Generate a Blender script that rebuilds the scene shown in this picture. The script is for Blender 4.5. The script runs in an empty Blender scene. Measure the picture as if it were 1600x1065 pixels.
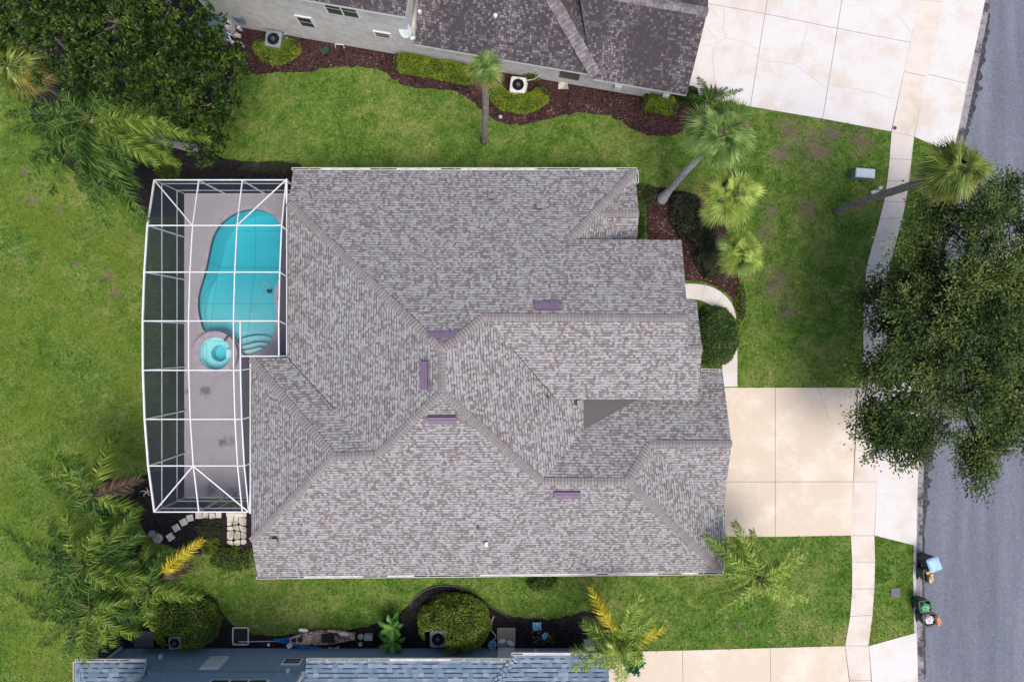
import bpy, bmesh, math, random
import numpy as np
from mathutils import Vector, Matrix, noise as mnoise

random.seed(11)
rng = np.random.default_rng(11)
SC = bpy.context.scene
COL = SC.collection
PI = math.pi

# ------------------------------------------------------------------ camera, sky, sun, exposure
H = 36.0            # drone height above the lawn, metres
K = 30.0            # photo pixels per metre on the ground


def P(px, py, z=0.0):
    """world point at height z that is seen at photo pixel (px, py)"""
    f = (H - z) / H
    return Vector(((px - 800) / K * f, (532.5 - py) / K * f, z))


cam = bpy.data.cameras.new("camera")
cam.sensor_width = 36.0
cam.lens = 36.0 * H / (1600 / K)
cam.clip_end = 3000
cam_o = bpy.data.objects.new("camera", cam)
COL.objects.link(cam_o)
cam_o.location = (0, 0, H)
SC.camera = cam_o

SUN_EL, SUN_AZ = math.radians(66), math.radians(150)      # azimuth from north, clockwise
w = bpy.data.worlds.new("World")
SC.world = w
w.use_nodes = True
wn = w.node_tree
bg = wn.nodes["Background"]
sky = wn.nodes.new("ShaderNodeTexSky")
sky.sky_type = 'NISHITA'
sky.sun_disc = False
sky.sun_elevation = SUN_EL
sky.sun_rotation = SUN_AZ
sky.air_density = 1.0
sky.dust_density = 4.0
sky.ozone_density = 1.0
wn.links.new(sky.outputs[0], bg.inputs[0])
bg.inputs[1].default_value = 0.115
sl = bpy.data.lights.new("sun", 'SUN')
sl.energy = 1.5
sl.angle = math.radians(30)
sl.color = (1.0, 0.93, 0.82)
so = bpy.data.objects.new("sun", sl)
COL.objects.link(so)
sd = Vector((math.sin(SUN_AZ) * math.cos(SUN_EL), math.cos(SUN_AZ) * math.cos(SUN_EL), math.sin(SUN_EL)))
so.rotation_euler = sd.to_track_quat('Z', 'Y').to_euler()
so.location = (0, 0, 60)
SC.view_settings.view_transform = 'Standard'
SC.view_settings.look = 'None'
SC.view_settings.exposure = 0.85
SC.view_settings.gamma = 1.0


# ------------------------------------------------------------------ materials
class NT:
    """small node helper"""
    def __init__(s, name, rough=0.9, spec=0.3):
        s.m = bpy.data.materials.new(name)
        s.m.use_nodes = True
        s.t = s.m.node_tree
        s.b = s.t.nodes["Principled BSDF"]
        s.b.inputs["Roughness"].default_value = rough
        s.b.inputs["Specular IOR Level"].default_value = spec

    def n(s, kind, **kw):
        nd = s.t.nodes.new("ShaderNode" + kind)
        for k, v in kw.items():
            setattr(nd, k, v)
        return nd

    def l(s, a, b):
        s.t.links.new(a, b)

    def val(s, sock, v):
        if hasattr(v, "is_linked") or hasattr(v, "node"):
            s.l(v, sock)
        else:
            sock.default_value = v

    def math(s, op, a, b=0.0, c=0.0):
        nd = s.n("Math", operation=op)
        s.val(nd.inputs[0], a)
        s.val(nd.inputs[1], b)
        s.val(nd.inputs[2], c)
        return nd.outputs[0]

    def mix(s, f, a, b, mode='MIX'):
        nd = s.n("Mix", data_type='RGBA', blend_type=mode)
        s.val(nd.inputs[0], f)
        s.val(nd.inputs[6], a if not isinstance(a, tuple) else (*a, 1.0)[:4])
        s.val(nd.inputs[7], b if not isinstance(b, tuple) else (*b, 1.0)[:4])
        return nd.outputs[2]

    def noise(s, scale, detail=3.0, rough=0.55, vec=None, dist=0.0):
        nd = s.n("TexNoise")
        nd.inputs["Scale"].default_value = scale
        nd.inputs["Detail"].default_value = detail
        nd.inputs["Roughness"].default_value = rough
        nd.inputs["Distortion"].default_value = dist
        s.l(vec if vec is not None else s.pos(), nd.inputs["Vector"])
        return nd.outputs[0]

    def pos(s):
        if not hasattr(s, "_p"):
            s._p = s.n("NewGeometry").outputs["Position"]
        return s._p

    def ramp(s, f, stops, interp='LINEAR'):
        nd = s.n("ValToRGB")
        cr = nd.color_ramp
        cr.interpolation = interp
        while len(cr.elements) < len(stops):
            cr.elements.new(0.5)
        for e, (p, c) in zip(cr.elements, stops):
            e.position = p
            e.color = (*c, 1.0) if len(c) == 3 else c
        s.l(f, nd.inputs[0])
        return nd.outputs[0]

    def smooth(s, v, a, b):
        nd = s.n("MapRange", interpolation_type='SMOOTHSTEP')
        s.val(nd.inputs[0], v)
        nd.inputs[1].default_value = a
        nd.inputs[2].default_value = b
        return nd.outputs[0]

    def bump(s, h, strength=0.5, dist=0.02):
        nd = s.n("Bump")
        nd.inputs["Strength"].default_value = strength
        nd.inputs["Distance"].default_value = dist
        s.l(h, nd.inputs["Height"])
        s.l(nd.outputs[0], s.b.inputs["Normal"])

    def col(s, c):
        s.val(s.b.inputs["Base Color"], (*c, 1.0) if isinstance(c, tuple) else c)
        return s.m


def simple(name, c, rough=0.6, var=0.12, scale=6.0, metal=0.0, spec=0.4):
    """one colour with a little wear"""
    t = NT(name, rough, spec)
    t.b.inputs["Metallic"].default_value = metal
    f = t.noise(scale, 4)
    a = tuple(x * (1 - var) for x in c)
    b = tuple(min(1, x * (1 + var)) for x in c)
    return t.col(t.mix(t.smooth(f, 0.3, 0.7), a, b))


def leafy(name, dark, mid, lite, rough=0.45, cl=1.1, spec=0.22):
    t = NT(name, rough, spec)
    ri = t.n("NewGeometry").outputs["Random Per Island"]
    nz = t.noise(cl, 2)
    f = t.math('ADD', t.math('MULTIPLY', ri, 0.62), t.math('MULTIPLY', t.smooth(nz, 0.3, 0.7), 0.38))
    return t.col(t.ramp(f, [(0.0, dark), (0.5, mid), (1.0, lite)]))


def m_lawn(name="lawn_grass", blade=False):
    t = NT(name, 0.95, 0.1)
    a = t.noise(0.22, 4, 0.6)
    b = t.noise(1.3, 5, 0.65, dist=0.6)
    c = t.noise(6.5, 5, 0.8)
    d = t.noise(17.0, 3, 0.8)
    e = t.noise(3.6, 5, 0.75, dist=0.8)
    f = t.math('ADD', t.math('ADD', t.math('MULTIPLY', a, 0.18), t.math('MULTIPLY', b, 0.22)),
               t.math('ADD', t.math('ADD', t.math('MULTIPLY', c, 0.30), t.math('MULTIPLY', e, 0.16)), t.math('MULTIPLY', d, 0.20)))
    if blade:
        ri = t.n("NewGeometry").outputs["Random Per Island"]
        f = t.math('ADD', f, t.math('MULTIPLY', t.math('SUBTRACT', ri, 0.42), 0.22))
    g = t.ramp(f, [(0.40, (0.014, 0.036, 0.007)), (0.45, (0.034, 0.078, 0.012)), (0.495, (0.058, 0.130, 0.017)),
                   (0.54, (0.103, 0.180, 0.028)), (0.585, (0.205, 0.230, 0.068)), (0.65, (0.30, 0.275, 0.14))])
    # lusher, yellower back lawn west of the pool
    sx = t.n("SeparateXYZ")
    t.l(t.pos(), sx.inputs[0])
    west = t.smooth(sx.outputs[0], -17.0, -21.0)
    wz = t.smooth(t.noise(0.35, 3), 0.35, 0.62)
    g = t.mix(t.math('MULTIPLY', t.math('MULTIPLY', west, wz), 0.6), g, t.mix(c, (0.060, 0.120, 0.012), (0.180, 0.230, 0.030)))
    # worn areas of dry thatch with ragged edges
    tot = None
    for (x, y, r) in ((1240, 205, 62), (1275, 232, 66), (1222, 238, 46), (1345, 220, 52), (50, 310, 22), (178, 458, 22), (1300, 205, 40),
                      (120, 412, 12), (30, 400, 14), (135, 368, 10), (1215, 445, 62), (1195, 362, 36), (170, 430, 26), (1205, 330, 30),
                      (1158, 975, 10), (1140, 978, 8), (1225, 948, 7), (90, 330, 20), (40, 268, 20), (1260, 330, 44), (1230, 490, 40)):
        q = P(x, y)
        vd = t.n("VectorMath", operation='DISTANCE')
        t.l(t.pos(), vd.inputs[0])
        vd.inputs[1].default_value = q
        k = t.smooth(vd.outputs["Value"], r / K, 0.0)
        tot = k if tot is None else t.math('MAXIMUM', tot, k)
    br = t.noise(2.2, 6, 0.8, dist=0.8)
    msk = t.smooth(t.math('ADD', t.math('MULTIPLY', tot, 0.36), t.math('ADD', t.math('MULTIPLY', br, 1.0), t.math('MULTIPLY', c, 0.7))), 1.04, 1.26)
    msk = t.math('MULTIPLY', msk, t.smooth(tot, 0.05, 0.3))
    wide = t.smooth(t.math('ADD', t.noise(0.9, 5, 0.7), t.math('MULTIPLY', c, 0.2)), 0.74, 0.86)
    msk = t.math('MAXIMUM', t.math('MULTIPLY', msk, 0.85), t.math('MULTIPLY', wide, 0.6))
    g = t.mix(msk, g, t.mix(d, (0.095, 0.062, 0.052), (0.27, 0.19, 0.165)))
    if not blade:
        t.bump(t.math('ADD', c, d), 0.9, 0.07)
    return t.col(g)


def m_mulch(name, c1, c2, c3):
    t = NT(name, 0.95, 0.1)
    v = t.n("TexVoronoi", feature='F1')
    v.inputs["Scale"].default_value = 17.0
    t.l(t.pos(), v.inputs["Vector"])
    sep = t.n("SeparateColor")
    t.l(v.outputs["Color"], sep.inputs[0])
    f = t.math('ADD', t.math('MULTIPLY', sep.outputs[0], 0.6), t.math('MULTIPLY', t.noise(1.2, 4), 0.45))
    t.bump(t.math('ADD', sep.outputs[1], t.noise(40, 2)), 1.0, 0.05)
    return t.col(t.ramp(f, [(0.22, c1), (0.55, c2), (0.78, c2), (0.92, c3)]))


def m_concrete(name, base, stain, amt=0.7, grey=(0.40, 0.38, 0.37)):
    t = NT(name, 0.85, 0.25)
    big = t.noise(0.55, 8, 0.66, dist=0.1)
    f = t.math('MULTIPLY', t.smooth(big, 0.44, 0.66), amt)
    c = t.mix(f, base, stain)
    # brushed finish and dirt streaks
    for sc, lo, hi, k in (((0.5, 5.0, 1), 0.52, 0.78, 0.40), ((6.0, 0.7, 1), 0.55, 0.80, 0.25)):
        mp = t.n("Mapping")
        mp.inputs["Scale"].default_value = sc
        t.l(t.pos(), mp.inputs[0])
        st = t.noise(1.5, 6, 0.75, vec=mp.outputs[0])
        c = t.mix(t.math('MULTIPLY', t.smooth(st, lo, hi), k), c, grey)
    fine = t.noise(13, 5, 0.8)
    c = t.mix(t.math('MULTIPLY', t.smooth(fine, 0.35, 0.8), 0.30), c, tuple(x * 0.66 for x in base))
    spot = t.smooth(t.noise(3.3, 4, 0.6), 0.70, 0.78)
    c = t.mix(t.math('MULTIPLY', spot, 0.30), c, tuple(x * 0.5 for x in stain))
    t.bump(fine, 0.2, 0.01)
    return t.col(c)


def m_asphalt():
    t = NT("asphalt", 0.9, 0.25)
    d = t.noise(10, 5, 0.8)
    v = t.noise(30, 2, 0.8)
    mp = t.n("Mapping")
    mp.inputs["Rotation"].default_value = (0, 0, math.radians(2))
    mp.inputs["Scale"].default_value = (1.3, 0.12, 1)
    t.l(t.pos(), mp.inputs[0])
    b = t.noise(0.9, 5, 0.6, vec=mp.outputs[0])
    f = t.math('ADD', t.math('MULTIPLY', d, 0.60), t.math('ADD', t.math('MULTIPLY', b, 0.32), t.math('MULTIPLY', v, 0.25)))
    c = t.ramp(f, [(0.36, (0.062, 0.068, 0.095)), (0.57, (0.118, 0.129, 0.170)), (0.80, (0.215, 0.228, 0.28))])
    k = t.smooth(t.noise(1.1, 5, 0.75), 0.69, 0.74)
    c = t.mix(t.math('MULTIPLY', k, 0.7), c, (0.030, 0.031, 0.038))
    t.bump(d, 0.5, 0.02)
    return t.col(c)


def m_shingle(name, stops, gap, row=0.145, tab=0.23, moss=None, gapw=0.14, slot=0.0):
    """laminated shingles: rows run along u, tabs of random tone, thin dark joint at each row"""
    t = NT(name, 0.95, 0.15)
    uv = t.n("UVMap")
    sp = t.n("SeparateXYZ")
    t.l(uv.outputs[0], sp.inputs[0])
    u, v = sp.outputs[0], sp.outputs[1]
    vr = t.math('DIVIDE', v, row)
    ri = t.math('FLOOR', vr)
    w1 = t.n("TexWhiteNoise", noise_dimensions='1D')
    t.l(ri, w1.inputs["W"])
    uo = t.math('ADD', t.math('DIVIDE', u, tab), t.math('MULTIPLY', w1.outputs[0], 7.0))
    # uneven tab widths
    n1 = t.n("TexNoise", noise_dimensions='2D')
    n1.inputs["Scale"].default_value = 1.0
    cb0 = t.n("CombineXYZ")
    t.l(t.math('MULTIPLY', uo, 0.9), cb0.inputs[0])
    t.l(t.math('MULTIPLY', ri, 5.7), cb0.inputs[1])
    t.l(cb0.outputs[0], n1.inputs["Vector"])
    uo = t.math('ADD', uo, t.math('MULTIPLY', n1.outputs[0], 0.4))
    ci = t.math('FLOOR', uo)
    cb = t.n("CombineXYZ")
    t.l(ci, cb.inputs[0])
    t.l(ri, cb.inputs[1])
    w2 = t.n("TexWhiteNoise", noise_dimensions='2D')
    t.l(cb.outputs[0], w2.inputs["Vector"])
    big = t.noise(0.8, 4, 0.6)
    f = t.math('ADD', w2.outputs[0], t.math('MULTIPLY', t.math('SUBTRACT', big, 0.5), 0.16))
    c = t.ramp(f, stops)
    gr = t.noise(45, 2, 0.8)
    c = t.mix(t.math('MULTIPLY', gr, 0.35), c, tuple(x * 0.55 for x in stops[1][1]))
    fr = t.math('FRACT', vr)
    g = t.math('LESS_THAN', fr, gapw)
    # the joint shows only where the tab above is thick
    w3 = t.n("TexWhiteNoise", noise_dimensions='3D')
    cb3 = t.n("CombineXYZ")
    t.l(ci, cb3.inputs[0]); t.l(ri, cb3.inputs[1]); cb3.inputs[2].default_value = 3.3
    t.l(cb3.outputs[0], w3.inputs["Vector"])
    thick = t.math('ADD', t.math('MULTIPLY', t.math('GREATER_THAN', w3.outputs[0], 0.4), 0.75), 0.2)
    g = t.math('MULTIPLY', g, thick)
    if slot:
        g = t.math('MAXIMUM', g, t.math('LESS_THAN', t.math('FRACT', uo), slot))
    c = t.mix(g, c, gap)
    if moss:
        cbm = t.n("CombineXYZ")
        t.l(t.math('MULTIPLY', u, 1.0), cbm.inputs[0]); t.l(t.math('MULTIPLY', v, 0.38), cbm.inputs[1])
        mz = t.noise(0.62, 5, 0.62, vec=cbm.outputs[0], dist=0.3)
        mk = t.smooth(t.math('ADD', t.math('MULTIPLY', w2.outputs[0], 0.30), mz), moss[1], moss[2])
        c = t.mix(mk, c, moss[0])
    t.bump(t.math('ADD', t.math('MULTIPLY', fr, 0.6), t.math('MULTIPLY', w3.outputs[0], 0.5)), 0.5, 0.02)
    return t.col(c)


M = {}
M['lawn'] = m_lawn()
M['blade'] = m_lawn('grass_blades', True)
M['mulch'] = m_mulch("red_mulch", (0.012, 0.008, 0.008), (0.070, 0.036, 0.036), (0.26, 0.18, 0.165))
M['soil'] = m_mulch("dark_soil_and_shade", (0.008, 0.007, 0.008), (0.028, 0.023, 0.024), (0.10, 0.08, 0.075))  # real soil beds; also the dark sheets that paint shade under trees
M['concrete'] = m_concrete("white_concrete", (0.55, 0.54, 0.545), (0.49, 0.41, 0.345), 0.65)
M['tanconcrete'] = m_concrete("tan_concrete", (0.530, 0.452, 0.372), (0.62, 0.565, 0.505), 0.8, (0.42, 0.355, 0.29))
M['walkconcrete'] = m_concrete("sidewalk_concrete", (0.56, 0.515, 0.475), (0.47, 0.39, 0.325), 0.8)
M['kerbconcrete'] = m_concrete("gutter_concrete", (0.22, 0.21, 0.23), (0.07, 0.065, 0.075), 0.9, (0.30, 0.29, 0.31))
def m_gutter():
    t = NT("stained_gutter_concrete", 0.85, 0.25)
    a = t.noise(0.9, 5, 0.7)
    b = t.noise(6, 4, 0.7)
    c = t.ramp(b, [(0.3, (0.15, 0.142, 0.155)), (0.55, (0.25, 0.24, 0.255)), (0.75, (0.34, 0.33, 0.335))])
    k = t.smooth(t.math('ADD', a, t.math('MULTIPLY', b, 0.35)), 0.66, 0.82)
    return t.col(t.mix(t.math('MULTIPLY', k, 0.9), c, (0.025, 0.022, 0.024)))


M['kerbconcrete'] = m_gutter()
M['kerbtop'] = m_concrete("kerb_concrete", (0.46, 0.45, 0.45), (0.30, 0.29, 0.30), 0.7)
M['asphalt'] = m_asphalt()
M['joint'] = simple("joint_dirt", (0.10, 0.09, 0.085))
M['shingle'] = m_shingle("mauve_shingles", [(0.0, (0.165, 0.141, 0.140)), (0.20, (0.195, 0.171, 0.170)), (0.32, (0.238, 0.226, 0.230)),
                                            (0.60, (0.286, 0.287, 0.304)), (0.88, (0.332, 0.352, 0.372)), (1.0, (0.335, 0.302, 0.284))], (0.062, 0.053, 0.064), row=0.130, tab=0.12, gapw=0.27)
M['cap'] = leafy("ridge_cap_shingle", (0.178, 0.163, 0.166), (0.208, 0.193, 0.196), (0.238, 0.223, 0.226), 0.95, 1.0, 0.15)
M['nshingle'] = m_shingle("aged_grey_shingles", [(0.0, (0.140, 0.122, 0.135)), (0.3, (0.170, 0.152, 0.165)), (0.7, (0.200, 0.184, 0.196)), (1.0, (0.25, 0.235, 0.248))],
                          (0.042, 0.037, 0.043), row=0.125, tab=0.135, moss=((0.050, 0.043, 0.049), 1.0, 0.50), gapw=0.22, slot=0.18)
M['ncap'] = simple("aged_ridge", (0.165, 0.148, 0.160), 0.95, 0.4, 3)
M['bshingle'] = m_shingle("blue_grey_shingles", [(0.0, (0.120, 0.175, 0.245)), (0.4, (0.165, 0.228, 0.300)), (0.75, (0.205, 0.270, 0.345)), (1.0, (0.27, 0.33, 0.40))],
                          (0.016, 0.022, 0.036), row=0.20, tab=0.24, gapw=0.26)
M['membrane'] = simple("grey_roll_roofing", (0.085, 0.080, 0.084), 0.95, 0.10, 14)
M['ncapedge'] = simple('aged_cap_edge', (0.105, 0.09, 0.10), 0.95)
M['capedge'] = simple('cap_butt_edge', (0.105, 0.092, 0.100), 0.95)
M['white'] = simple("white_aluminium", (0.58, 0.595, 0.63), 0.45, 0.06, 3)
M['gutterwhite'] = simple("gutter_white", (0.52, 0.51, 0.51), 0.5, 0.12, 2)
M['guard'] = simple('gutter_guard', (0.46, 0.45, 0.45), 0.7, 0.25, 3)
M['debris'] = simple("gutter_debris", (0.035, 0.030, 0.025), 0.95, 0.5, 12)
M['trim'] = simple("trim_white", (0.62, 0.62, 0.62), 0.6, 0.05)
M['stucco'] = simple("cream_stucco", (0.52, 0.47, 0.41), 0.9, 0.08, 8)
M['greystucco'] = simple("grey_stucco", (0.50, 0.485, 0.485), 0.9, 0.12, 2.5)
M['bluestucco'] = simple("blue_stucco", (0.205, 0.285, 0.375), 0.9, 0.10, 3)
M['bluetrim'] = simple("blue_trim", (0.16, 0.23, 0.31), 0.8, 0.06)
M['glass'] = simple("window_glass", (0.035, 0.04, 0.05), 0.12, 0.1, 1, 0, 0.5)
M['blind'] = simple("window_blind", (0.50, 0.52, 0.54), 0.6, 0.05)
M['door'] = simple("door_paint", (0.10, 0.085, 0.075), 0.5)
M['vent'] = simple("purple_vent_metal", (0.150, 0.102, 0.165), 0.45, 0.10, 5, 0.0)
M['ventdark'] = simple("vent_slot", (0.03, 0.025, 0.035), 0.8)
M['pipe'] = simple("vent_pipe_lead", (0.22, 0.20, 0.22), 0.7)
M['black'] = simple("black_plastic", (0.012, 0.012, 0.014), 0.5, 0.3, 9)
M['darkgrey'] = simple("dark_grey_metal", (0.045, 0.052, 0.062), 0.5, 0.2, 8)
M['acwhite'] = simple("condenser_casing", (0.52, 0.51, 0.49), 0.5, 0.10, 6)
M['acgrey'] = simple("condenser_grey", (0.16, 0.20, 0.235), 0.5, 0.15, 6)
M['pad'] = simple("equipment_pad", (0.42, 0.40, 0.38), 0.9)
M['bark'] = simple("palm_bark", (0.19, 0.165, 0.15), 0.95, 0.45, 9)
M['barklite'] = simple("grey_palm_bark", (0.30, 0.31, 0.33), 0.95, 0.35, 12)
M['barkdark'] = simple("oak_bark", (0.115, 0.10, 0.088), 0.95, 0.4, 8)
M['twig'] = simple("pale_twig", (0.24, 0.22, 0.20), 0.95, 0.25, 9)
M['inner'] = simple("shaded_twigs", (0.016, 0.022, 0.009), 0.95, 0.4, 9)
M['tree'] = leafy("dark_glossy_leaves", (0.003, 0.01, 0.002), (0.014, 0.036, 0.005), (0.085, 0.135, 0.024), 0.42, 1.6, 0.2)
M['oak'] = leafy("oak_leaves", (0.008, 0.018, 0.005), (0.03, 0.058, 0.013), (0.125, 0.17, 0.042), 0.5, 1.3, 0.2)
M['treeyoung'] = leafy('glossy_young_leaves', (0.008, 0.024, 0.003), (0.034, 0.072, 0.009), (0.130, 0.185, 0.034), 0.42, 1.6, 0.2)
M['oakyoung'] = leafy('oak_young_leaves', (0.022, 0.042, 0.008), (0.066, 0.105, 0.022), (0.190, 0.235, 0.065), 0.5, 1.3, 0.2)
M['hedge'] = leafy("yellow_green_hedge", (0.045, 0.085, 0.006), (0.13, 0.2, 0.016), (0.3, 0.36, 0.036), 0.5, 2.0, 0.2)
M['bush'] = leafy("bright_bush_leaves", (0.034, 0.066, 0.007), (0.11, 0.17, 0.016), (0.275, 0.325, 0.055), 0.45, 1.6, 0.2)
M['bushdark'] = leafy("dark_bush_leaves", (0.018, 0.044, 0.006), (0.056, 0.108, 0.013), (0.185, 0.245, 0.055), 0.4, 1.6, 0.2)
M['topiary'] = leafy("ball_shrub_leaves", (0.012, 0.04, 0.005), (0.042, 0.1, 0.013), (0.155, 0.23, 0.07), 0.4, 2.0, 0.2)
M['olive'] = leafy("olive_grey_shrub", (0.014, 0.020, 0.010), (0.036, 0.046, 0.025), (0.095, 0.105, 0.068), 0.6, 2.0)
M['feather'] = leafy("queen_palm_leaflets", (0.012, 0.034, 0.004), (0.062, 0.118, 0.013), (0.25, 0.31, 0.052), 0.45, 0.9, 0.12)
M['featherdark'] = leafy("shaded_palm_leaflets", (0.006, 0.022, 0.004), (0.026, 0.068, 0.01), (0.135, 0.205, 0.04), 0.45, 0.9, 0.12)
M['featherlime'] = leafy("lime_palm_leaflets", (0.060, 0.115, 0.012), (0.160, 0.240, 0.030), (0.31, 0.39, 0.080), 0.4, 0.8)
M['featheryel'] = leafy("yellow_palm_leaflets", (0.20, 0.165, 0.010), (0.36, 0.29, 0.014), (0.52, 0.44, 0.035), 0.5, 1.0)
M['featherdry'] = leafy("dry_palm_leaflets", (0.040, 0.024, 0.015), (0.095, 0.060, 0.040), (0.20, 0.145, 0.110), 0.8, 1.0)
M['rachis'] = simple("palm_rachis", (0.085, 0.115, 0.022), 0.5, 0.2)
M['fan'] = leafy("fan_palm_leaf", (0.055, 0.115, 0.025), (0.145, 0.235, 0.06), (0.29, 0.38, 0.145), 0.4, 1.4, 0.2)
M['fanlime'] = leafy("lime_fan_leaf", (0.135, 0.205, 0.034), (0.27, 0.365, 0.07), (0.42, 0.5, 0.18), 0.4, 1.4, 0.2)
M['fanolive'] = leafy("cabbage_palm_leaf", (0.036, 0.078, 0.014), (0.125, 0.185, 0.036), (0.31, 0.345, 0.115), 0.45, 1.4, 0.2)
M['fanyel'] = leafy("yellowing_fan_leaf", (0.155, 0.150, 0.030), (0.29, 0.255, 0.050), (0.44, 0.385, 0.14), 0.5, 1.4)
M['fandry'] = leafy("dry_fan_leaf", (0.065, 0.040, 0.022), (0.170, 0.110, 0.055), (0.36, 0.28, 0.185), 0.8, 1.4)
M['tropic'] = leafy("broad_glossy_leaf", (0.014, 0.068, 0.008), (0.036, 0.125, 0.013), (0.085, 0.205, 0.030), 0.3, 1.5)
M['rib'] = simple("pale_leaf_rib", (0.28, 0.36, 0.12), 0.5)
M['dracaena'] = leafy("spiky_blue_green_leaf", (0.015, 0.075, 0.028), (0.036, 0.125, 0.048), (0.095, 0.205, 0.085), 0.35, 1.5)
M['tarp'] = simple("blue_tarp", (0.012, 0.125, 0.33), 0.5, 0.35, 3)
M['pink'] = simple("pink_fabric", (0.58, 0.20, 0.27), 0.8)
M['slate'] = simple("pale_flagstone", (0.40, 0.37, 0.33), 0.85, 0.45, 2)
M['paverstone'] = simple("pale_stepping_stone", (0.50, 0.49, 0.46), 0.85, 0.15, 5)
M['mat'] = simple("brown_doormat", (0.30, 0.235, 0.175), 0.95, 0.2, 20)
M['plate'] = simple("purple_iron", (0.095, 0.085, 0.105), 0.6, 0.2)
M['pedestal'] = simple("pale_green_cabinet", (0.50, 0.58, 0.60), 0.5, 0.08, 3)
M['binblue'] = simple("bin_lid_blue", (0.24, 0.40, 0.56), 0.45, 0.2, 3)
M['binbody'] = simple("bin_body_slate", (0.028, 0.042, 0.048), 0.5, 0.2, 5)
M['bingreen'] = simple("bin_green", (0.012, 0.050, 0.040), 0.5, 0.2, 5)
M['card'] = simple("cardboard", (0.48, 0.31, 0.185), 0.9, 0.2, 5)
M['cardred'] = simple("orange_cardboard", (0.50, 0.23, 0.12), 0.9, 0.2, 4)
M['bag'] = simple("white_bag", (0.52, 0.50, 0.54), 0.4, 0.2, 7)
M['baggreen'] = simple("green_packaging", (0.10, 0.29, 0.13), 0.5, 0.6, 14)
M['bluedebris'] = simple("pale_blue_plastic", (0.13, 0.33, 0.47), 0.5, 0.4, 8)
M['leaflitter'] = leafy("fallen_leaves", (0.16, 0.08, 0.03), (0.33, 0.22, 0.07), (0.52, 0.44, 0.10), 0.8)


def m_deck():
    t = NT("mauve_pavers", 0.9, 0.2)
    bt = t.n("TexBrick")
    bt.inputs["Scale"].default_value = 1.0
    bt.inputs["Brick Width"].default_value = 0.24
    bt.inputs["Row Height"].default_value = 0.12
    bt.inputs["Mortar Size"].default_value = 0.008
    bt.inputs["Color1"].default_value = (0.288, 0.274, 0.308, 1)
    bt.inputs["Color2"].default_value = (0.306, 0.291, 0.326, 1)
    bt.inputs["Mortar"].default_value = (0.255, 0.230, 0.265, 1)
    t.l(t.pos(), bt.inputs[0])
    tot = None
    for (x, y, r) in ((322, 612, 24), (350, 690, 22), (362, 688, 22), (330, 765, 30), (365, 770, 28), (292, 610, 14), (345, 790, 30)):
        vd = t.n("VectorMath", operation='DISTANCE')
        t.l(t.pos(), vd.inputs[0])
        vd.inputs[1].default_value = P(x, y)
        k = t.smooth(vd.outputs["Value"], r / K, 0.0)
        tot = k if tot is None else t.math('MAXIMUM', tot, k)
    msk = t.smooth(t.math('MULTIPLY', tot, t.noise(3.0, 5, 0.7)), 0.25, 0.55)
    c = t.mix(t.math('MULTIPLY', msk, 0.7), bt.outputs[0], (0.06, 0.055, 0.06))
    return t.col(t.mix(t.math('MULTIPLY', t.smooth(t.noise(1.0, 4), 0.4, 0.7), 0.25), c, (0.40, 0.37, 0.39)))


def m_screen(name, c, opac):
    m = bpy.data.materials.new(name)
    m.use_nodes = True
    t = m.node_tree
    t.nodes.clear()
    o = t.nodes.new("ShaderNodeOutputMaterial")
    mx = t.nodes.new("ShaderNodeMixShader")
    tr = t.nodes.new("ShaderNodeBsdfTransparent")
    df = t.nodes.new("ShaderNodeBsdfDiffuse")
    nz = t.nodes.new("ShaderNodeTexNoise")
    nz.inputs["Scale"].default_value = 0.8
    mr = t.nodes.new("ShaderNodeMapRange")
    mr.inputs[3].default_value = opac - 0.05
    mr.inputs[4].default_value = opac + 0.05
    df.inputs[0].default_value = (*c, 1)
    t.links.new(nz.outputs[0], mr.inputs[0])
    t.links.new(mr.outputs[0], mx.inputs[0])
    t.links.new(tr.outputs[0], mx.inputs[1])
    t.links.new(df.outputs[0], mx.inputs[2])
    t.links.new(mx.outputs[0], o.inputs[0])
    return m


def m_water(dens=1.0):
    m = bpy.data.materials.new("pool_water")
    m.use_nodes = True
    t = m.node_tree
    t.nodes.clear()
    o = t.nodes.new("ShaderNodeOutputMaterial")
    mx = t.nodes.new("ShaderNodeMixShader")
    tr = t.nodes.new("ShaderNodeBsdfTransparent")
    gl = t.nodes.new("ShaderNodeBsdfGlossy")
    gl.inputs["Roughness"].default_value = 0.08
    fr = t.nodes.new("ShaderNodeFresnel")
    fr.inputs[0].default_value = 1.33
    va = t.nodes.new("ShaderNodeVolumeAbsorption")
    va.inputs[0].default_value = (0.035, 0.80, 0.865, 1)
    va.inputs[1].default_value = dens
    nz = t.nodes.new("ShaderNodeTexNoise")
    nz.inputs["Scale"].default_value = 2.5
    nz.inputs["Detail"].default_value = 3
    bp = t.nodes.new("ShaderNodeBump")
    bp.inputs["Strength"].default_value = 0.25
    bp.inputs["Distance"].default_value = 0.05
    t.links.new(nz.outputs[0], bp.inputs["Height"])
    t.links.new(bp.outputs[0], gl.inputs["Normal"])
    t.links.new(bp.outputs[0], fr.inputs["Normal"])
    t.links.new(fr.outputs[0], mx.inputs[0])
    t.links.new(tr.outputs[0], mx.inputs[1])
    t.links.new(gl.outputs[0], mx.inputs[2])
    t.links.new(mx.outputs[0], o.inputs[0])
    t.links.new(va.outputs[0], o.inputs[1])
    return m


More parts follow.
